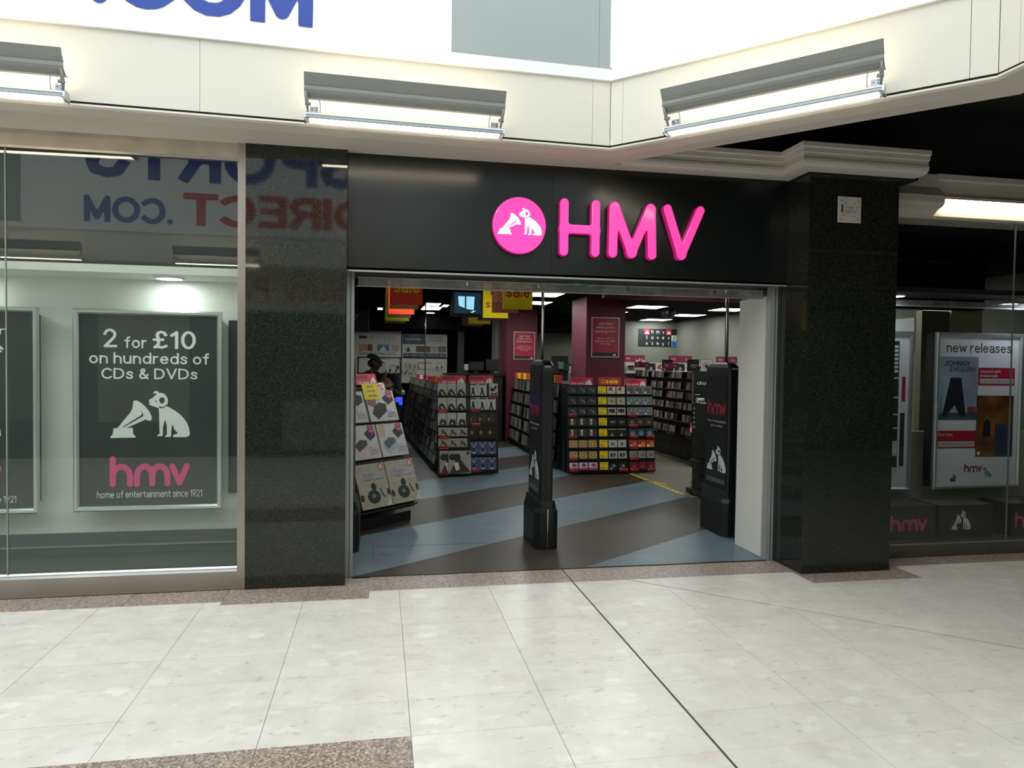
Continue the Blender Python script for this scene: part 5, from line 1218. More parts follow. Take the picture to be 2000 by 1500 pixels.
for k in range(16):
    f = F(fa.p(-.35 - k * .33, 1.225, -.05), (1, 0, 0), (0, 0, 1)); near = k < 7
    card('divider_card', f, -.05 + .03 * (k % 2), .09, 0, .085, 0, (YEL if k % 2 else ORNG) if near else (RED if k % 3 else LIGHTINK), f'small {("yellow" if k % 2 else "orange") if near else ("red" if k % 3 else "white")} divider card on the left aisle rack, {nth(k)}', 'divider card', 'divider cards on the left aisle rack, ' + ('yellow ones' if near else 'red ones'), None)

# --- three-bay end rack right of the middle gate
rc = empty('end_rack', (3.2, 9.8, 0), 'wide black end rack with three bays of discs, sale header in the middle', 'rack', 'end racks facing the doorway')
lc = lean(0, 9.40, 8.)
for a0, a1 in ((2.55, 2.995), (2.997, 3.415), (3.417, 3.82)): bay_back(rc, lc, a0, a1, 1.245)
MB().box(2.57, 3.8, 9.63, 9.9, 0, 1.2, BLACK).build('carcass', rc)
header(lc, 2.604, 2.938, 1.23 * c8, 1.335 * c8, .0, 'red this week header card over the left bay of the wide end rack')
header(lc, 3.02, 3.352, 1.23 * c8, 1.34 * c8, .0, 'red and yellow sale header card on the wide end rack', 'sale')
header(lc, 3.42, 3.728, 1.22 * c8, 1.325 * c8, .0, 'red this week header card over the right bay of the wide end rack')
ZC = (1.102, .952, .808, .662, .513, .36, .208, .055); gC = 'discs on the wide end rack'
KL = ['grey_curl'] * 3 + ['door'] * 2 + ['gold'] * 2 + ['pinks']; DL = ['dark grey disc with a pale curl'] * 3 + ['brown disc with a white upright shape'] * 2 + ['grey disc with a gold circle'] * 2 + ['pink and white disc']
KM = ['warm', 'cross', 'photo', 'scrawl', 'green', 'round', 'collage', 'night']; DM = ['pale disc with brown sweep', 'sandy disc with dark mark', 'white bordered photo disc', 'black disc with grey scribble', 'dark green disc with a pale triangle', 'pale disc with dark centre', 'pale disc with dark photo blocks', 'black disc with a pale round glow']
KR = ['frame', 'framec', 'framec', 'brown', 'blues', 'sunset', 'silver', 'deepred']; DR = ['white framed dark disc', 'white framed blue grey disc', 'white framed blue grey disc', 'brown disc', 'blue disc', 'orange red sunset disc', 'silver grey disc', 'dark red disc']
PRI = ['£4', '£5', '£7', '£5', '£4', '£6', '£6', '£4']
for r_, z in enumerate(ZC):
    b = z * c8
    ledge(rc, lc, 2.56, 2.99, b); ledge(rc, lc, 3.0, 3.41, b); ledge(rc, lc, 3.42, 3.815, b)
    row(lc, (2.634, 2.772, 2.91), b, (.132, .112, .012), [KL[r_]], DL[r_], "wide end rack's left bay", ORD[r_], gC)
    row(lc, (3.202, 3.338), b, (.13, .112, .012), [KM[r_]], DM[r_], "wide end rack's middle bay", ORD[r_], gC, ('left', 'right'))
    o_ = .0 if r_ < 4 else .012
    row(lc, (3.487 + o_, 3.612 + o_, 3.738 + o_), b, (.122, .112, .012), [KR[r_]], DR[r_], "wide end rack's right bay", ORD[r_], gC)
    pricecard(lc, 3.006, 3.126, b, b + .11, PRI[r_], f'yellow sale price card in the {ORD[r_]} row of the wide end rack')
for a, r_, t in ((2.565, 2, 'third row, left bay'), (2.565, 4, 'fifth row, left bay'), (2.565, 6, 'seventh row, left bay'), (2.57, 7, 'bottom row, left bay'), (3.28, 7, 'bottom row, middle bay'), (3.44, 2, 'third row, right bay'), (3.44, 3, 'fourth row, right bay'), (3.445, 4, 'fifth row, left of right bay'), (3.69, 4, 'fifth row, right of right bay'), (3.445, 5, 'sixth row, right bay'), (3.44, 6, 'seventh row, right bay'), (3.44, 7, 'bottom row, left of right bay'), (3.69, 7, 'bottom row, right of right bay')):
    tagcard(lc, a, ZC[r_] * c8 - .018, f'red price tag on the {t} of the wide end rack')
# --- aisle side behind it, facing left
gb = empty('aisle_rack', (2.95, 13, 0), 'long black aisle rack of films running back behind the wide end rack', 'rack', 'long aisle racks')
fb_ = F((2.50, 9.95, 0), (0, -1, 0), (.07, 0, 1))
MB().obox(fb_, -6., 0, .0, 1.24, -.36, -.02, BLACK).build('carcass', gb)
stb = MB()
for r_, z in enumerate((1.045, .81, .57, .335, .10)):
    MB().obox(fb_, -6., -.02, z - .012, z, -.02, .05, BLACKM).build('shelf', gb)
    cnt = 0
    for k in range(40):
        a = -.12 - k * .142
        if k % 9 == 8: continue
        ci = R.choice((0, 1, 1, 2, 3, 2, 4, 0) if r_ < 4 else (3, 3, 1, 2, 3))
        if k < 14:
            put(covbox(ci, .128, .178, .014), 'film_case', fb_, a, z, .002 + R.uniform(0, .008), f'film case in the {ORD[r_] if r_ < 4 else "bottom"} row, right aisle rack, {nth(cnt)}', 'film case', 'films on the right aisle rack, ' + (ORD[r_] if r_ < 4 else 'bottom') + ' row'); cnt += 1
        else: q = F(fb_.p(a, z, .004), fb_.u, fb_.v); stb.obox(q, -.064, .064, 0, .178, 0, .014, covs[ci])
tag(stb.build('film_rows', gb), kind='stuff')
for k in range(22):
    f = F(fb_.p(-.3 - k * .26, 1.245, -.03), (1, 0, 0), (0, 0, 1))
    card('divider_card', f, -.06, .06 + .02 * (k % 3), 0, .11, 0, YEL if k % 2 else ORNG, f'{"yellow" if k % 2 else "orange"} divider card on the right aisle rack, {nth(k)}', 'divider card', f'{"yellow" if k % 2 else "orange"} divider cards on the right aisle rack')
# ------------------------------------------------------------------ right-hand rack, vinyl rack, dark stand
gd = empty('aisle_rack', (5.1, 11.4, 0), 'black disc rack running back on the right, maroon vinyl cards on top', 'rack', 'long aisle racks')
fd = F((4.66, 9.96, 0), (0, -1, 0), (.1, 0, 1))
MB().obox(fd, -3.0, 0, .3, 1.36, -.4, -.02, BLACK).build('carcass', gd)
MB().box(4.84, 5.5, 10.0, 12.96, 0, 1.4, BLACK).build('base', gd)
zd = (1.318, 1.145, .99, .825, .64, .44); gD = 'discs on the right-hand rack'
NAMES = []
for r_, z in enumerate(zd):
    MB().obox(fd, -3.0, -.0, z - .014, z, -.02, .06, BLACKM).build('shelf', gd)
    MB().obox(fd, -3.0, -.0, z - .012, z - .002, .06, .063, M('label_strip', '#77777a', .4) if r_ in (1, 4) else BLACKM).build('label_strip', gd)
    k = 0; a = -.09; cnt = 0
    while a > -2.95:
        ci = R.choice((1, 0, 1, 1, 2, 5, 0, 4) if r_ < 5 else (3, 1, 3, 3, 0))
        if k % 5 != 4 or R.random() < .3:
            put(covbox(ci, .125, .112, .012), 'music_case', fd, a, z, .004 + R.uniform(0, .02), f'small disc case in the {ORD[r_] if r_ < 5 else "bottom"} row, right-hand rack, {nth(cnt)}', 'disc case', gD + ', ' + (ORD[r_] if r_ < 5 else 'bottom') + ' row'); cnt += 1
        a -= .135 + (.05 if k % 5 == 3 else 0); k += 1
for k in range(4): MB().obox(fd, -.35 - k * .72, -.05 - k * .72, .40, .428, .03, .033, M('label_pale', '#8d8d88', .5)).build('label_strip', gd)
for k in range(7):
    a = -.25 - k * .22; mb = MB(); mb.tube([fd.p(a, .2, 0), fd.p(a, .2, .07), fd.p(a, .14, .07)], .005, STEEL, 5); mb.build('hook', gd)
ep = empty('end_panel', (4.95, 9.93, 0), None); bpy.data.objects.remove(ep)
fe = front(0, 9.93, 0)
mb = MB().box(4.60, 5.5, 9.93, 9.955, 0, 1.44, BLACK); e_ = mb.build('end_panel', gd)
MB().box(4.592, 4.604, 9.92, 9.956, .95, 1.40, STEELB).build('edge_trim', gd)
e2 = MB(); text(e2, fe, 'dolby', 4.665, 5.0, 1.225, 1.29, .0015, LIGHTINK, .02); e2.rect(fe, 4.64, 4.72, 1.085, 1.092, .0015, LIGHTINK); e2.build('lettering', gd)
ps = MB(); fx_ = front(0, 9.90, 0); ps.cbox(fx_, 4.64, 4.76, .92, 1.04, 0, .05, M('blister_white', '#a9aaa2', .4), .02); ps.cyl(fx_, 4.675, .985, .02, .05, .06, DARKINK, 12); ps.cyl(fx_, 4.725, .985, .02, .05, .06, DARKINK, 12); ps.build('hanging_pack', gd)
# cards and sleeves on top of the rack
VC = M('vinyl_maroon', '#6f1838', .5, var=.03)
def vcard(f, a0, a1, b0, b1, c_, word, lab, grp):
    def dr(mb, q):
        w, h = a1 - a0, b1 - b0
        text(mb, q, word, a0 + .1 * w, a0 + .3 * w, b0 + .3 * h, b0 + .75 * h, 0, M('card_ink', '#c9a3b2', .5), .02); mb.rect(q, a0 + .74 * w, a0 + .78 * w, b0 + .3 * h, b0 + .6 * h, 0, MATS['card_ink']); mb.rect(q, a0 + .86 * w, a0 + .89 * w, b0 + .3 * h, b0 + .6 * h, 0, MATS['card_ink'])
    card('shelf_card', f, a0, a1, b0, b1, c_, VC, lab, 'shelf card', grp, dr)
ft = front(0, 11.3, 0)
vcard(front(0, 12.2, 0), 4.52, 4.80, 1.48, 1.575, 0, '£9.99', 'low maroon price card on the right-hand rack, beside the maroon column', 'maroon price cards')
vcard(front(0, 11.3, 0), 4.70, 4.96, 1.47, 1.565, 0, '£9.99', 'low maroon price card in the middle of the right-hand rack top', 'maroon price cards')
for k, (x, y, c_) in enumerate(((4.62, 12.6, 3), (4.86, 11.9, 2), (4.98, 11.1, 2), (5.02, 10.7, 1), (5.2, 11.6, 5))):
    put(casemesh(('warm', 'night', 'scrawl', 'round', 'deepred')[k], .2, .2, .008), 'record_sleeve', front(0, y, 0), x + .16, 1.426, 0, ['tan record sleeve propped on the right-hand rack beside the maroon column', 'black record sleeve with a white patch on the right-hand rack', 'dark record sleeve on the right-hand rack by the gate', 'pale record sleeve nearest the end of the right-hand rack', 'reddish record sleeve behind on the right-hand rack'][k], 'record', 'records standing on the right-hand rack')
MB().box(4.80, 5.4, 10.0, 12.9, 1.40, 1.425, M('red_edge', '#7d2238', .5)).build('top_board', gd)
gv = empty('vinyl_rack', (5.8, 13.4, 0), 'pale fronted vinyl rack across the back, three maroon header cards above', 'rack')
MB().box(4.6, 7.05, 13.05, 13.6, 0, 1.58, M('rack_white', '#a9a89e', .6)).build('carcass', gv)
MB().box(4.6, 7.05, 12.97, 13.05, 1.33, 1.358, BLACKM).build('shelf', gv)
for k in range(12):
    put(casemesh(R.choice(('warm', 'photo', 'hill2', 'round', 'cross', 'night')), .19, .2, .008), 'record_sleeve', front(0, 13.03, 0), 4.75 + .2 * k, 1.36, 0, 'record sleeve standing on the vinyl rack across the back, ' + ('leftmost' if k == 0 else NTH[k] + ' from the left'), 'record', 'records along the vinyl rack')
for k, (a, b) in enumerate(((4.63, 5.06), (5.55, 6.04), (6.55, 7.0))):
    vcard(front(0, 13.1, 0), a, b, 1.581, 1.715, 0, 'vinyl', ['maroon vinyl header card partly behind the nearer maroon column', 'maroon vinyl header card below the vinyl wall sign', 'maroon vinyl header card above the right gate'][k], 'maroon vinyl header cards')
# dark accessory stand between rack and right gate
bs = empty('display_stand', (3.85, 7.75, 0), 'tall black accessory stand partly hidden behind the right security gate', 'stand')
MB().box(3.62, 4.15, 7.45, 7.95, 0, .06, BLACK).build('base', bs)
MB().box(3.68, 4.12, 7.48, 7.92, .06, 1.08, BLACK).build('tower', bs)
for k, z in enumerate((.45, .62, .25)):
    mb = MB(); mb.tube([(3.68, 7.6, z), (3.56, 7.6, z), (3.54, 7.6, z - .05), (3.56, 7.6, z - .09)], .006, BLACKM, 6); mb.build('hook', bs)
mb = MB(); mb.box(3.55, 3.61, 7.52, 7.72, .35, .43, M('pack_dark', '#23282b', .3)); mb.build('hanging_pack', bs)
mb = MB(); mb.tube([(3.6, 7.55, .2), (3.5, 7.55, .2), (3.49, 7.55, .05), (3.55, 7.55, .03)], .006, BLACKM, 6); mb.build('wire_loop', bs)
for k in range(5):
    MB().box(3.672, 3.68, 7.86, 7.9, .78 + k * .055, .80 + k * .055, M('label_pale', '#8d8d88', .5)).build('label_strip', bs)
rp = empty('disc_tag', (4.62, 9.9, .6), 'pink red hanging tag at the near end of the right-hand rack', 'tag')
mb = MB(); mb.obox(front(0, 9.91, 0), 4.555, 4.59, .52, .66, 0, .004, M('tag_pink', '#c22a4e', .5)); mb.build('card', rp)
mb = MB(); mb.rect(front(0, 9.91, 0), 4.562, 4.583, .53, .6, .006, LIGHTINK); mb.build('print', rp)
# behind the right window: column, low wall stub, sign
MB().box(5.89, 6.27, 6.5, 6.9, 0, 2.6, M('beige_column', '#a39a80', .6, var=.03)).build('pillar', kind='structure')
MB().box(5.56, 5.885, 6.52, 6.6, 0, 2.12, M('brown_partition', '#5d574a', .6, var=.04)).build('wall_partition', kind='structure')
MB().box(3.8, 6.1, 6.3, 6.45, 2.12, 2.6, SB).build('trim_9', kind='structure')
ks = empty('kids_sign', (7.0, 9.5, 1.8), 'white sign with black letters ki showing through the right window', 'sign')
MB().obox(F((7.069, 9.3, 0), (0, -1, 0), (0, 0, 1)), -.8, .9, 1.75, 2.2, 0, .02, M('sign_pale', '#c0c6c6', .5)).build('board', ks)
mb = MB(); text(mb, F((7.045, 9.3, 0), (0, -1, 0), (0, 0, 1)), 'kids', -.3, .65, 1.86, 2.06, .0, DARKINK, .01); mb.build('lettering', ks)
# ------------------------------------------------------------------ left record-player stand, turned towards the doorway
an = math.radians(42.75); le = math.radians(20)
ud = Vector((math.cos(an), math.sin(an), 0)); nd = Vector((math.sin(an), -math.cos(an), 0))
fs_ = F((.366, 6.878, .18), ud, Vector((-nd.x * math.sin(le), -nd.y * math.sin(le), math.cos(le))))
ts = empty('display_stand', (-.2, 7.1, 0), 'black leaning stand of boxed record players just inside the doorway on the left', 'stand')
MB().obox(fs_, -.80, -.02, -.04, 1.18, -.06, -.03, BLACK).build('back_board', ts)
MB().hexa([fs_.p(-.78, -.15, -.25), fs_.p(-.05, -.15, -.25), fs_.p(-.05, -.15, -.6), fs_.p(-.78, -.15, -.6), fs_.p(-.78, 1.1, -.08), fs_.p(-.05, 1.1, -.08), fs_.p(-.05, 1.1, -.2), fs_.p(-.78, 1.1, -.2)], BLACK).build('carcass', ts)
q = fs_.p(-.4, -.1, -.3)
fl = F((q.x, q.y, 0), ud, (-nd.x, -nd.y, 0), (0, 0, 1))
MB().obox(fl, -.38, .34, -.22, .3, .0, .09, BLACK).build('base', ts)
for b in (-.012, .44, .79): MB().obox(fs_, -.80, -.02 if b < .4 else -.03, b - .02, b - .002, -.05, .02, BLACK).build('shelf', ts)
KR_ = M('kraft', '#a59c8c', .6, var=.12, vs=20); BXW = M('box_white', '#bcb8b6', .45, var=.05); KBR = M('box_kraft_side', '#6b5a42', .7); BLU = M('box_label', '#9fa0a8', .5)
VIN = M('vinyl_disc', '#0d1312', .3); TEAL = M('disc_label', '#4a7f77', .4); PNK = M('price_heart', '#a3123f', .4)
def pbox(a0, lab):
    e = empty('record_player_box', fs_.p(a0 + .18, 0, 0), lab, 'box', 'kraft record player boxes at the foot of the stand')
    MB().obox(fs_, a0, a0 + .36, 0, .405, -.045, .07, KBR).build('carton', e)
    mb = MB(); c_ = .0712; w, h = .36, .405
    P = lambda x, y: (a0 + x * w, y * h)
    mb.rect(fs_, a0, a0 + w, 0, h, c_, KR_)
    mb.rect(fs_, *[a0 + .2 * w, a0 + .9 * w], .66 * h, .80 * h, c_ + .0004, BLU)
    text(mb, fs_, 'PICCADILLY', a0 + .24 * w, a0 + .66 * w, .72 * h, .775 * h, c_ + .0008, DARKINK, .01)
    mb.rect(fs_, a0 + .24 * w, a0 + .55 * w, .675 * h, .69 * h, c_ + .0008, M('soft_grey_ink', '#77787c', .5)); mb.rect(fs_, a0 + .22 * w, a0 + .9 * w, .625 * h, .635 * h, c_ + .0006, DARKINK)
    for yy in (.5, .3, .1): mb.rect(fs_, a0, a0 + w, yy * h, (yy + .006) * h, c_ + .0003, M('plank_line', '#857c6e', .6))
    mb.rect(fs_, a0 + .44 * w, a0 + .447 * w, 0, h, c_ + .0003, MATS['plank_line'])
    mb.disc(fs_, a0 + .5 * w, .47 * h, .032, c_ + .0008, DARKINK, 14, .036); mb.disc(fs_, a0 + .45 * w, .25 * h, .075, c_ + .0008, VIN, 22, .062); mb.disc(fs_, a0 + .45 * w, .27 * h, .024, c_ + .0012, TEAL, 14, .02)
    mb.flat(fs_, [(a0 + x * w, y * h) for x, y in ((.68, .42), (.72, .42), (.8, .2), (.84, .2), (.78, .26), (.74, .24))], c_ + .001, DARKINK)
    mb.disc(fs_, a0 + .07 * w, .25 * h, .022, c_ + .001, DARKINK, 12, .034); mb.disc(fs_, a0 + .95 * w, .31 * h, .017, c_ + .001, DARKINK, 12, .034)
    mb.flat(fs_, [(a0 + .8 * w, .0), (a0 + w, .0), (a0 + w, .25 * h)], c_ + .0011, BXW)
    mb.disc(fs_, a0 + .87 * w, .9 * h, .03, c_ + .0008, RED, 14, .036); mb.disc(fs_, a0 + .87 * w, .9 * h, .02, c_ + .0012, BXW, 14, .026)
    text(mb, fs_, 'record player', a0 + .12 * w, a0 + .45 * w, .06 * h, .085 * h, c_ + .0008, MATS['soft_grey_ink'], 0)
    mb.build('print', e)
pbox(-.742, 'kraft printed record player box, left one at the foot of the stand'); pbox(-.372, 'kraft printed record player box, right one at the foot of the stand')
def sbox(a0, b0, h, w, tint, lab, heart, red=False, pinkw=False):
    e = empty('record_player_box', fs_.p(a0 + w / 2, b0, 0), lab, 'box', 'white record player boxes on the stand')
    MB().obox(fs_, a0, a0 + w, b0, b0 + h, -.045, .05, BXW).build('carton', e)
    mb = MB(); c_ = .0512
    mb.rect(fs_, a0, a0 + w, b0, b0 + h, c_, BXW)
    T_ = lambda P: [(a0 + x * w, b0 + y * h) for x, y in P]
    mb.rect(fs_, a0 + .62 * w, a0 + .627 * w, b0, b0 + h, c_ + .0003, M('fold_line', '#9a9696', .5))
    if red: mb.flat(fs_, T_([(.02, .55), (.28, .42), (.4, .98), (.05, 1)]), c_ + .0005, M('player_red', '#5e1c22', .3))
    else: mb.flat(fs_, T_([(.04, .62), (.26, .56), (.3, .98), (.06, .98)]), c_ + .0005, M('player_tan', '#b79f86', .5))
    if red: mb.flat(fs_, T_([(.1, .25), (.28, .05), (.62, .3), (.66, .55), (.4, .62), (.2, .45)]), c_ + .0007, DARKINK)
    else:
        mb.flat(fs_, T_([(.1, .3), (.28, .02), (.62, .3), (.66, .52), (.42, .55), (.15, .5)]), c_ + .0006, M('player_' + tint, {'blue': '#8fa3ab', 'pink': '#c9a3a8', 'grey': '#9a9a98'}[tint], .4))
        mb.flat(fs_, T_([(.14, .42), (.26, .22), (.6, .42), (.58, .55), (.36, .58)]), c_ + .0009, M('player_top', '#2a3135', .3))
    mb.flat(fs_, T_([(.55, .75), (.72, .52), (.95, .66), (.93, .86), (.75, .9)]), c_ + .0007, DARKINK)
    text(mb, fs_, 'Soho', a0 + .64 * w, a0 + .93 * w, b0 + .1 * h, b0 + .36 * h, c_ + .0009, DARKINK if red else M('soft_ink', '#75666f', .5), .0, script=True)
    if heart:
        mb.flat(fs_, T_([(.72, .86), (.7, .96), (.76, 1.), (.82, .97), (.88, 1.), (.94, .96), (.93, .84), (.85, .66)]), c_ + .0014, PNK)
        text(mb, fs_, '£49.99', a0 + .74 * w, a0 + .91 * w, b0 + .79 * h, b0 + .84 * h, c_ + .0018, LIGHTINK, .02); mb.rect(fs_, a0 + .76 * w, a0 + .88 * w, b0 + .91 * h, b0 + .93 * h, c_ + .0018, M('tag_pale', '#c98a98', .5))
    mb.build('print', e)
sbox(-.345, .452, .318, .335, 'blue', 'white box with a pale blue record player, right one on the middle shelf', True)
sbox(-.70, .452, .318, .335, 'pink', 'white box with pink handwriting, left one on the middle shelf', True, pinkw=True)
sbox(-.39, .80, .30, .36, 'grey', 'white box with a black and red record player on the upper shelf', True, red=True)
sbox(-.76, .80, .30, .34, 'grey', 'white box mostly behind the door jamb on the upper shelf', False)
def dr(mb, q):
    for t, a, b, y in (('great', .34, .72, .70), ('savings', .24, .8, .42), ('on tech', .3, .88, .14)): text(mb, q, t, -.41 + a * .19, -.41 + b * .19, 1.015 + y * .16, 1.015 + (y + .2) * .16, 0, M('ink_brownish', '#5b3b10', .5), .03)
card('price_card', fs_, -.41, -.22, 1.015, 1.175, .052, YEL, 'yellow great savings on tech card on the record player stand', 'price card', None, dr)
put(covbox(5, .13, .15, .008), 'disc_case', fs_, -.165, 1.04, .03, 'dim reddish picture card beside the yellow card on the record player stand', 'card', None)
header(fs_, -.42, -.155, 1.18, 1.29, .0, 'red this week header card on top of the record player stand')

# ------------------------------------------------------------------ back wall of headphones
tw = empty('display_wall', (.5, 16.1, .8), 'pale headphone display wall with framed pictures at the back left', 'display')
TWP = M('tech_white', '#b9b6b2', .5, var=.03); TWD = M('tech_slate', '#33424c', .5); TWK = M('tech_black', '#17191b', .5); TPG = M('peg_cream', '#b3b1a4', .6)
ft = front(0, 16.1, 0)
U = lambda x: -.467 + (x - 700) * .01128
V = lambda y: 2.216 - (y - 645) * .01155
def panel(a, b, c_, d_, m, name='panel', th=.03): return MB().obox(ft, U(a), U(b), V(d_), V(c_), 0, th, m).build(name, tw)
panel(680, 783, 645, 695, TWP); panel(785, 874, 650, 695, TWP); panel(680, 782, 695, 745, TWP, th=.06); panel(784, 874, 697, 745, TPG)
mb = MB(); text(mb, ft, 'MARLEY', U(722), U(771), V(661), V(653.5), .032, M('warm_grey_ink', '#8a7f76', .5), .0, spacing=1.8)
for x in (704, 709, 714): mb.disc(ft, U(x), V(657.5), .035, .032, TWK, 10)
mb.rect(ft, U(701), U(717), V(658), V(657), .033, TWK)
text(mb, ft, 'SUPERIOR SOUND, SUSTAINABLY CRAFTED.', U(700), U(773), V(692), V(687), .032, TWK, .02); mb.build('lettering', tw)
for a, b, m, nm in ((701, 717, '#a58f72', 0), (717.5, 727, '#6b3f2e', 0), (736, 759, '#4f7a90', 1), (765, 778, '#9c9384', 0), (790, 803, '#a9a8a4', 2), (812, 829, '#4b332c', 0), (830, 841, '#5a4a42', 0), (842, 853, '#8f8a84', 0), (855, 872, '#6a625c', 0)):
    mb = MB().obox(ft, U(a), U(b), V(684 if a < 785 else 685), V(671 if a < 785 else 673), .03, .034, M('pic' + m, m, .5, var=.35, vs=14))
    if nm: mb.flat(ft, [(U(a + (b - a) * x), V(684 - 12 * y)) for x, y in ((.25, 0), (.3, .4), (.45, .55), (.45, .8), (.6, .85), (.62, .55), (.75, .35), (.8, 0))], .036, M('pic_pale', '#c9c6c0', .5) if nm == 1 else TWK)
    mb.build('picture', tw)
mb = MB().obox(ft, U(786), U(829), V(669.5), V(650.5), .03, .034, TWD)
text(mb, ft, 'SPORTS', U(799), U(815), V(656), V(652), .0355, M('dim_ink', '#7d8a92', .5), .02); text(mb, ft, 'HEADPHONES', U(792), U(821), V(662), V(658), .0355, LIGHTINK, .02); text(mb, ft, 'TURN UP YOUR WORKOUT', U(791), U(823), V(667), V(664.8), .0355, MATS['dim_ink'], 0); mb.build('heading', tw)
mb = MB(); text(mb, ft, 'BLUETOOTH', U(840), U(864), V(658), V(653.5), .032, M('grey_ink', '#4c4c4a', .5), .02); text(mb, ft, 'HEADPHONES', U(838), U(866), V(664), V(659.5), .032, MATS['grey_ink'], .02); text(mb, ft, 'CUT THE CORD', U(841), U(863), V(668), V(666), .032, MATS['grey_ink'], 0); mb.build('heading', tw)
mb = MB().obox(ft, U(787), U(872), V(695), V(687), .03, .034, TWD)
for a, b in ((790, 799), (803, 815), (818, 832), (835, 848), (851, 857), (860, 869)): mb.rect(ft, U(a), U(b), V(692), V(690), .0355, M('dim_ink', '#7d8a92', .5))
mb.build('strip', tw)
f6 = front(0, 16.04, 0)
for a0, a1, b0, b1 in ((700, 782, 695, 697), (700, 782, 726, 728), (780.5, 783, 695, 728), (699, 701, 695, 728)): MB().obox(f6, U(a0), U(a1), V(b1), V(b0), 0, .02, TWK).build('frame_rail', tw)
mb = MB(); text(mb, f6, 'MARLEY', U(728), U(754), V(701), V(698), .001, TWK, .0, spacing=1.6); mb.rect(f6, U(744), U(753), V(725), V(708), .001, M('pic_soft', '#a5a4a2', .5)); mb.rect(f6, U(775), U(779), V(718), V(712), .001, TWK); mb.build('print', tw)
def phones(x, y, s, lab, m=TWK, y0=16.0):
    e = empty('headphones', (U(x), y0, V(y) - s), lab, 'headphones', 'headphones on the pale wall')
    f = front(U(x), y0, V(y)); mb = MB()
    mb.tube([f.p(s * math.cos(t), s * math.sin(t), 0) for t in [math.radians(-25 + 230 * k / 12) for k in range(13)]], s * .07, m, 6); mb.build('headband', e)
    for q in (-1, 1): mb = MB(); mb.cyl(f, q * s * .88, -s * .55, s * .26, -.03, .03, m, 10, s * .36); mb.build('ear_cup', e)
phones(768, 717, .075, 'dark headphones on a stand before the framed white board')
for x, y, m in ((796, 708, 0), (806, 711, 0), (813, 712, 0), (788, 723, 0), (796, 724, 0), (808, 724, 0)): phones(x, y, .045, ('upper row, left', 'upper row, middle', 'upper row, right', 'lower row, left', 'lower row, middle', 'lower row, right')[[(796, 708), (806, 711), (813, 712), (788, 723), (796, 724), (808, 724)].index((x, y))] + ' of the small black headphones on the peg wall')
phones(858, 711, .06, 'black headphones on the white card at the right of the pale peg wall')
for x in (818, 823, 828, 834, 840):
    e = empty('hanging_pack', (U(x), 16.05, V(716)), 'narrow white earphone pack on the peg wall, ' + {818: 'leftmost', 823: 'second', 828: 'middle', 834: 'fourth', 840: 'rightmost'}[x] + ' of five', 'pack', 'white earphone packs on the peg wall')
    MB().obox(front(0, 16.06, 0), U(x - 1.6), U(x + 1.6), V(717), V(706), 0, .02, BXW).build('box', e); MB().obox(front(0, 16.06, 0), U(x - 1.4), U(x + 1.4), V(706), V(704.5), 0, .03, TWK).build('hook', e)
e = empty('hanging_pack', (U(858), 16.05, V(720)), 'white card pack behind the rightmost headphones', 'pack'); MB().obox(front(0, 16.07, 0), U(852), U(866), V(719), V(707), 0, .005, BXW).build('card', e)
# letters on a dark header at the far left
gy = empty('wall_letters', (-.6, 13.0, 2.1), 'pale letters gy on the dark header beside the left door jamb', 'sign')
MB().box(-1.4, -.20, 13.0, 13.1, 2.06, 2.45, M('header_blueblack', '#12202a', .5)).build('board', gy)
mb = MB(); fg = front(0, 12.998, 0); text(mb, fg, 'technology', -1.35, -.365, 2.28, 2.43, .002, M('dim_letter', '#7f8a8e', .5), .01); mb.build('lettering', gy)
# till counter with screens
tc = empty('till_counter', (.28, 12.2, 0), 'dark till counter with a blue lit front panel beside the left aisle rack', 'counter')
MB().box(-.6, .40, 12.0, 12.7, 0, .98, M('counter_dark', '#14171b', .5)).build('body', tc)
MB().box(.10, .42, 11.96, 12.7, .98, 1.03, M('counter_top', '#c0bfb4', .4)).build('top', tc)
BLUE = M('blue_screen', '#2030c0', .3, emis='#3a46ff', es=1.6, var=0)
MB().box(.205, .375, 11.975, 12.0, .805, .935, BLUE).build('screen', tc)
mb = MB(); fk = front(0, 11.974, 0)
for a in (.215, .3): mb.flat(fk, [(a, .862), (a + .06, .862), (a + .072, .876), (a + .01, .87)], .001, M('screen_dark', '#141a50', .5))
mb.build('screen_mark', tc)
tr = empty('receipt_printer', (.26, 12.2, 1.03), 'white stepped till printer on the counter end', 'printer')
MB().box(.215, .37, 12.1, 12.35, 1.031, 1.09, BXW).build('body', tr); MB().box(.215, .255, 12.1, 12.3, 1.09, 1.21, BXW).build('tower', tr); MB().box(.26, .31, 12.15, 12.3, 1.09, 1.17, BXW).build('roll_cover', tr)
ss = MB(); ss.box(.16, .40, 13.4, 13.6, 0, 1.32, M('shelf_brown', '#3f2f1f', .6)); tag(ss.build('shelf_unit'), 'brown shelf unit behind the white till printer', 'shelf')
bc = empty('till_desk', (1.9, 14.0, 0), 'dark service desk with black screens far back in the middle', 'desk')
MB().box(1.3, 2.35, 13.6, 14.4, 0, 1.28, BLACK).build('body', bc); MB().box(1.25, 2.38, 13.55, 14.4, 1.28, 1.32, BLACKM).build('top', bc)
for k, (x0, x1, z) in enumerate(((1.72, 2.0, 1.55), (2.05, 2.3, 1.6))):
    e = empty('till_screen', ((x0 + x1) / 2, 13.8, 1.32), ['black till screen on the far service desk, left one', 'black till screen on the far service desk, right one'][k], 'screen')
    MB().cbox(front(0, 13.75, 0), x0, x1, 1.38, z, -.05, 0, BLACK, .008).build('panel', e); MB().box((x0 + x1) / 2 - .03, (x0 + x1) / 2 + .03, 13.77, 13.82, 1.32, 1.39, BLACK).build('stand', e)
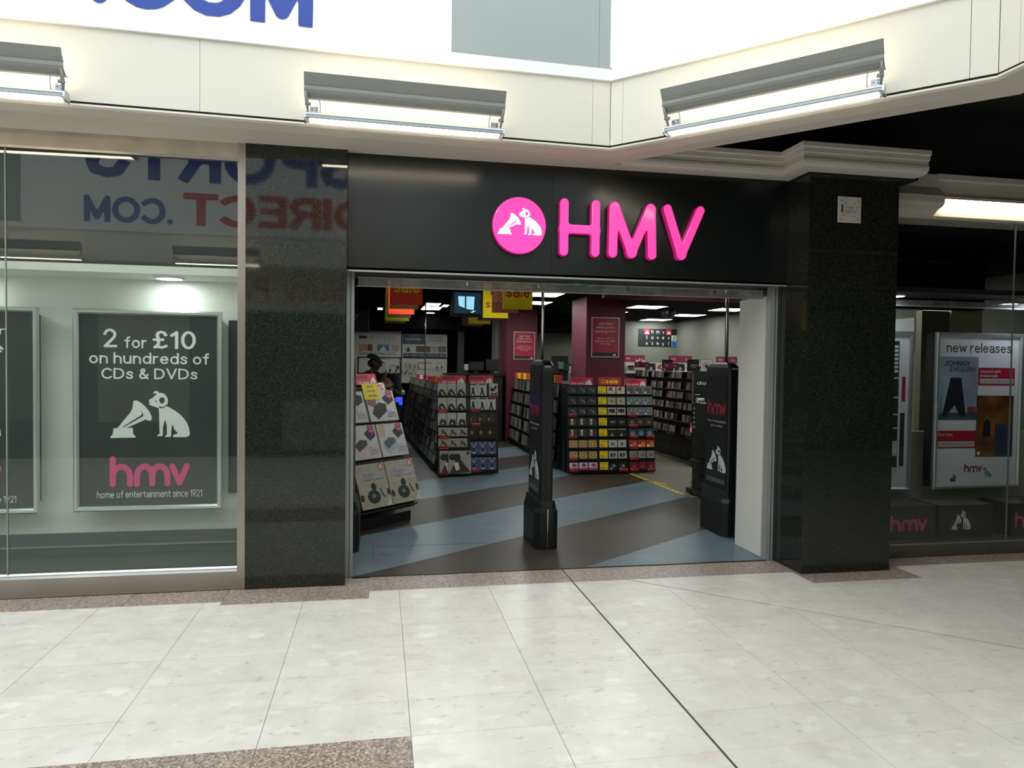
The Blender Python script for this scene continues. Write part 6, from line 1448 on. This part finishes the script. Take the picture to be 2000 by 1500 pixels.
e = empty('card_reader', (1.66, 13.8, 1.32), 'small white reader on a post on the far service desk', 'reader'); MB().box(1.63, 1.69, 13.78, 13.83, 1.32, 1.38, BLACK).build('post', e); MB().cbox(front(0, 13.77, 0), 1.62, 1.7, 1.38, 1.5, -.03, 0, M('reader_white', '#a9aca9', .4), .01).build('case', e)
# dark posts and backs in the middle distance
MB().box(1.72, 1.86, 15.9, 16.2, 0, 2.26, DARKG).build('pillar', kind='structure')
ws = MB().box(2.38, 2.6, 14.4, 15.2, 0, 2.6, OFFW); ws.build('wall_stub', kind='structure')
# hanging stock above the right aisle rack
tp = empty('toy_panel', (3.0, 11.66, 1.24), 'black peg panel of small toys standing on the right aisle rack', 'panel')
MB().box(2.84, 3.13, 11.63, 11.66, 1.24, 1.66, TWK).build('board', tp)
for k, (x, z, m) in enumerate(((3.0, 1.50, '#4f7a72'), (3.1, 1.47, '#31393a'), (3.18, 1.43, '#a9aaa5'), (2.92, 1.42, '#23292b'))):
    e = empty('hanging_pack', (x, 11.6, z - .06), ['green toy pack hung above the right aisle rack', 'dark grey toy pack hung above the right aisle rack', 'white toy pack hung above the right aisle rack', 'black toy pack hung above the right aisle rack'][k], 'pack')
    MB().cbox(front(0, 11.6, 0), x - .05, x + .05, z - .07, z + .06, -.04, 0, M('pk' + m, m, .4), .01).build('blister', e); MB().obox(front(0, 11.6, 0), x - .03, x + .03, z + .06, z + .1, -.002, 0, TWK).build('header', e)
# ------------------------------------------------------------------ two shoppers at the back left
def skinmesh(V, E, root, sub=1):
    """V: name -> (x, y, z, rx, ry); grows one continuous surface over the joints"""
    names = list(V); idx = {n: i for i, n in enumerate(names)}
    me = bpy.data.meshes.new('b'); me.from_pydata([V[n][:3] for n in names], [(idx[a], idx[b]) for a, b in E], [])
    o = bpy.data.objects.new('b', me); COL.objects.link(o)
    sm = o.modifiers.new('s', 'SKIN'); sm.branch_smoothing = .4; sm.use_smooth_shade = True
    pass
    lay = me.skin_vertices[0].data
    for n in names: v = V[n]; lay[idx[n]].radius = (v[3], v[4] if len(v) > 4 else v[3]); lay[idx[n]].use_root = (n == root)
    ss = o.modifiers.new('u', 'SUBSURF'); ss.levels = sub; ss.render_levels = sub
    dg = bpy.context.evaluated_depsgraph_get(); dg.update()
    m2 = bpy.data.meshes.new_from_object(o.evaluated_get(dg))
    vs = [Vector(v.co) for v in m2.vertices]; fs = [tuple(p.vertices) for p in m2.polygons]
    bpy.data.objects.remove(o); bpy.data.meshes.remove(m2); bpy.data.meshes.remove(me)
    return vs, fs
def skinobj(name, V, E, root, mat, parent, sub=1):
    mb = MB(); vs, fs = skinmesh(V, E, root, sub); k = mb.m(mat)
    mb.v = vs; mb.f = fs; mb.mi = [k] * len(fs); mb.sm = [True] * len(fs)
    return mb.build(name, parent)
SKIN1 = M('skin_brown', '#4a2f22', .5, var=.05, vs=20); SKIN2 = M('skin_tan', '#8a6450', .5, var=.05, vs=20)
CLOTH = M('black_jacket', '#141717', .85, var=.15, vs=14); JEAN = M('dark_trousers', '#171a20', .85, var=.15, vs=14); CAPM = M('black_cap', '#0d0f10', .8, var=.1, vs=20); SHOE = M('dark_shoe', '#101010', .5)
def figure(name, label, J, skin, parts_fn, face):
    """J: joints in world space; face: unit vector the head looks along"""
    e = empty(name, (J['pel'][0], J['pel'][1], 0), label, 'person', 'people at the till')
    f = Vector(face).normalized(); up = (Vector(J['crown']) - Vector(J['chin'])).normalized(); side = f.cross(up).normalized()
    V, E = {}, []
    def add(n, p, r, r2=None, to=None):
        V[n] = (*p, r, r2 or r)
        if to: E.append((to, n))
    A = lambda n: Vector(J[n])
    add('pel', A('pel'), .125, .10); add('waist', A('pel').lerp(A('chest'), .45), .12, .09, 'pel'); add('chest', A('chest'), .15, .105, 'waist'); add('collar', A('chest').lerp(A('neck'), .7), .10, .075, 'chest'); add('neck', A('neck'), .056, .056, 'collar')
    ch, cr_ = A('chin'), A('crown'); hm = ch.lerp(cr_, .5)
    add('jaw', ch.lerp(cr_, .14) + f * .012, .062, .07, 'neck'); add('head', hm, .078, .092, 'jaw'); add('top', ch.lerp(cr_, .84) - f * .012, .066, .078, 'head')
    add('nose', hm + f * .105 - up * .02, .011, .013, 'head')
    for s_, q in ((1, 'l'), (-1, 'r')):
        add('ear' + q, hm + side * s_ * .088 - f * .012 - up * .01, .012, .022, 'head')
        add('sh' + q, A('sh' + q), .064, .06, 'collar'); add('el' + q, A('el' + q), .043, .043, 'sh' + q); add('wr' + q, A('wr' + q), .029, .025, 'el' + q)
        d = (A('wr' + q) - A('el' + q)).normalized(); w_ = A('pw' + q).normalized(); n_ = d.cross(w_).normalized()     # w_: across the knuckles, n_: palm normal
        add('pa' + q, A('wr' + q) + d * .05, .034, .017, 'wr' + q)
        for k, (o_, L) in enumerate(((-.030, .066), (-.010, .074), (.010, .070), (.029, .056))):
            b_ = A('wr' + q) + d * .088 + w_ * o_
            add(f'f{k}a' + q, b_, .0095, .0095, 'pa' + q); add(f'f{k}b' + q, b_ + d * L * .5 + n_ * L * .18, .0085, .0085, f'f{k}a' + q); add(f'f{k}c' + q, b_ + d * L * .75 + n_ * L * .55, .0075, .0075, f'f{k}b' + q)
        t_ = A('wr' + q) + d * .035 - w_ * .034
        add('ta' + q, t_, .012, .012, 'pa' + q); add('tb' + q, t_ + d * .032 - w_ * .016 + n_ * .01, .0095, .0095, 'ta' + q); add('tc' + q, t_ + d * .058 - w_ * .014 + n_ * .02, .0082, .0082, 'tb' + q)
        add('hip' + q, A('hip' + q), .092, .09, 'pel'); add('kn' + q, A('kn' + q), .058, .06, 'hip' + q); add('an' + q, A('an' + q), .038, .042, 'kn' + q); add('to' + q, A('an' + q) + f * .13 - Vector((0, 0, .035 + .13 * f.z)), .036, .03, 'an' + q)
    body = skinobj('body', V, E, 'pel', skin, e)
    g = lambda n, k=1.2: (*V[n][:3], V[n][3] * k + .006, V[n][4] * k + .006)
    JV = {n: g(n, 1.12) for n in ('pel', 'waist', 'chest', 'collar')}; JE = [('pel', 'waist'), ('waist', 'chest'), ('chest', 'collar')]
    JV['coll2'] = (*A('chest').lerp(A('neck'), .95), .078, .075); JE.append(('collar', 'coll2'))
    for q in 'lr':
        JV['sh' + q] = g('sh' + q, 1.2); JV['el' + q] = g('el' + q, 1.35); JV['wr' + q] = (*A('wr' + q).lerp(A('el' + q), .06), .044, .042); JE += [('collar', 'sh' + q), ('sh' + q, 'el' + q), ('el' + q, 'wr' + q)]
    skinobj('jacket', JV, JE, 'pel', CLOTH, e)
    TV = {'pel': g('pel', 1.08)}; TE = []
    for q in 'lr': TV['hip' + q] = g('hip' + q, 1.1); TV['kn' + q] = g('kn' + q, 1.2); TV['an' + q] = g('an' + q, 1.35); TE += [('pel', 'hip' + q), ('hip' + q, 'kn' + q), ('kn' + q, 'an' + q)]
    skinobj('trousers', TV, TE, 'pel', JEAN, e)
    for q in 'lr':
        t = A('an' + q); SV = {'a': (*(t - f * .03 + Vector((0, 0, -.035))), .046, .045), 'b': (*(t + f * .06 + Vector((0, 0, -.04))), .046, .038), 'c': (*(t + f * .15 + Vector((0, 0, -.048))), .038, .026)}
        for k in SV: x_, y_, z_, a_, b_ = SV[k]; SV[k] = (x_, y_, max(.036, t.z - .04), a_, b_)
        skinobj('shoe', SV, [('a', 'b'), ('b', 'c')], 'a', SHOE, e)
    for s_ in (1, -1):
        mb = MB(); mb.sphere(hm + f * .083 + side * s_ * .032 + up * .012, .009, M('eye_dark', '#1a1412', .2), 8, 6); mb.build('eye', e)
    mb = MB(); q = hm + f * .086 - up * .062; fr_ = F(q, side, up, f); mb.obox(fr_, -.022, .022, -.004, .004, -.01, .006, M('lip_brown', '#5b362c', .5)); mb.build('mouth', e)
    parts_fn(e, f, up, side, hm, ch, cr_)
    return e
def cap(e, f, up, side, hm, ch, cr_):
    o = hm + up * .045 - f * .006; rings = []
    for j in range(7):
        t = j / 6 * math.pi / 2; r = math.cos(t)
        rings.append([o + (f * math.cos(a) * .112 + side * math.sin(a) * .092) * max(.02, r) + up * (.088 * math.sin(t)) for a in [2 * math.pi * k / 18 for k in range(18)]])
    mb = MB(); mb.loft(rings, CAPM, smooth=True); mb.build('cap', e)
    mb = MB(); top_ = []; bot_ = []
    for k in range(11):
        a = math.radians(-62 + 124 * k / 10)
        top_.append((o + f * math.cos(a) * .11 + side * math.sin(a) * .09, o + f * (math.cos(a) * .11 + .058 * math.cos(a * 1.2)) + side * math.sin(a) * .085 - up * .026))
    mb.loft([[p[0] + up * .004 for p in top_], [p[1] + up * .004 for p in top_], [p[1] for p in top_], [p[0] for p in top_]], CAPM, closed=False); mb.build('cap_peak', e)
    mb = MB(); mb.sphere(o - f * .03 - up * .06, .085, M('hair_dark', '#0e0b0a', .9), 12, 8, .95, .95, .8); mb.build('hair', e)
def hair(e, f, up, side, hm, ch, cr_):
    mb = MB(); rings = []; o = hm + up * .02 - f * .014
    for j in range(8):
        t = -.5 + j / 7 * (math.pi / 2 + .5); r = math.cos(t)
        rings.append([o + (f * math.cos(a) * (.104 if math.cos(a) < .4 else .094) + side * math.sin(a) * .09) * max(.03, r) + up * (.108 * math.sin(t)) for a in [2 * math.pi * k / 18 for k in range(18)]])
    mb.loft(rings, M('hair_dark', '#0e0b0a', .9), smooth=True); mb.build('hair', e)
# shopper in a cap, facing right, chin dipped, one hand raised towards the face
JA = dict(pel=(-.29, 10.700, .86), chest=(-.235, 10.680, 1.19), neck=(-.12, 10.670, 1.375), chin=(-.045, 10.660, 1.395), crown=(-.085, 10.670, 1.615),
          shl=(-.20, 10.850, 1.30), shr=(-.20, 10.500, 1.29), ell=(-.10, 10.900, 1.06), elr=(-.08, 10.440, 1.07), wrl=(.10, 10.820, 1.12), wrr=(.045, 10.500, 1.265), pwl=(0, 1, .2), pwr=(.3, .9, .2),
          hipl=(-.29, 10.800, .82), hipr=(-.29, 10.600, .82), knl=(-.27, 10.820, .46), knr=(-.26, 10.580, .46), anl=(-.31, 10.820, .085), anr=(-.31, 10.580, .085))
figure('person', 'person in a dark peaked cap and black top, seen from the side, head bowed', JA, SKIN1, cap, (1, -.12, -.22))
# second shopper bending away over the counter, back turned
JB = dict(pel=(.13, 11.30, .86), chest=(.11, 11.50, 1.235), neck=(.10, 11.69, 1.285), chin=(.09, 11.80, 1.15), crown=(.09, 11.94, 1.32),
          shl=(-.07, 11.52, 1.325), shr=(.25, 11.47, 1.25), ell=(-.12, 11.74, 1.08), elr=(.30, 11.40, .99), wrl=(-.05, 11.94, 1.04), wrr=(.17, 11.21, 1.10), pwl=(1, 0, 0), pwr=(0, .3, 1),
          hipl=(.03, 11.30, .80), hipr=(.22, 11.30, .80), knl=(.03, 11.27, .45), knr=(.23, 11.27, .45), anl=(.03, 11.31, .085), anr=(.23, 11.31, .085))
figure('person', 'person in a loose black jacket bending over, back turned, hand showing at the side', JB, SKIN2, hair, (-.1, 1, -.35))
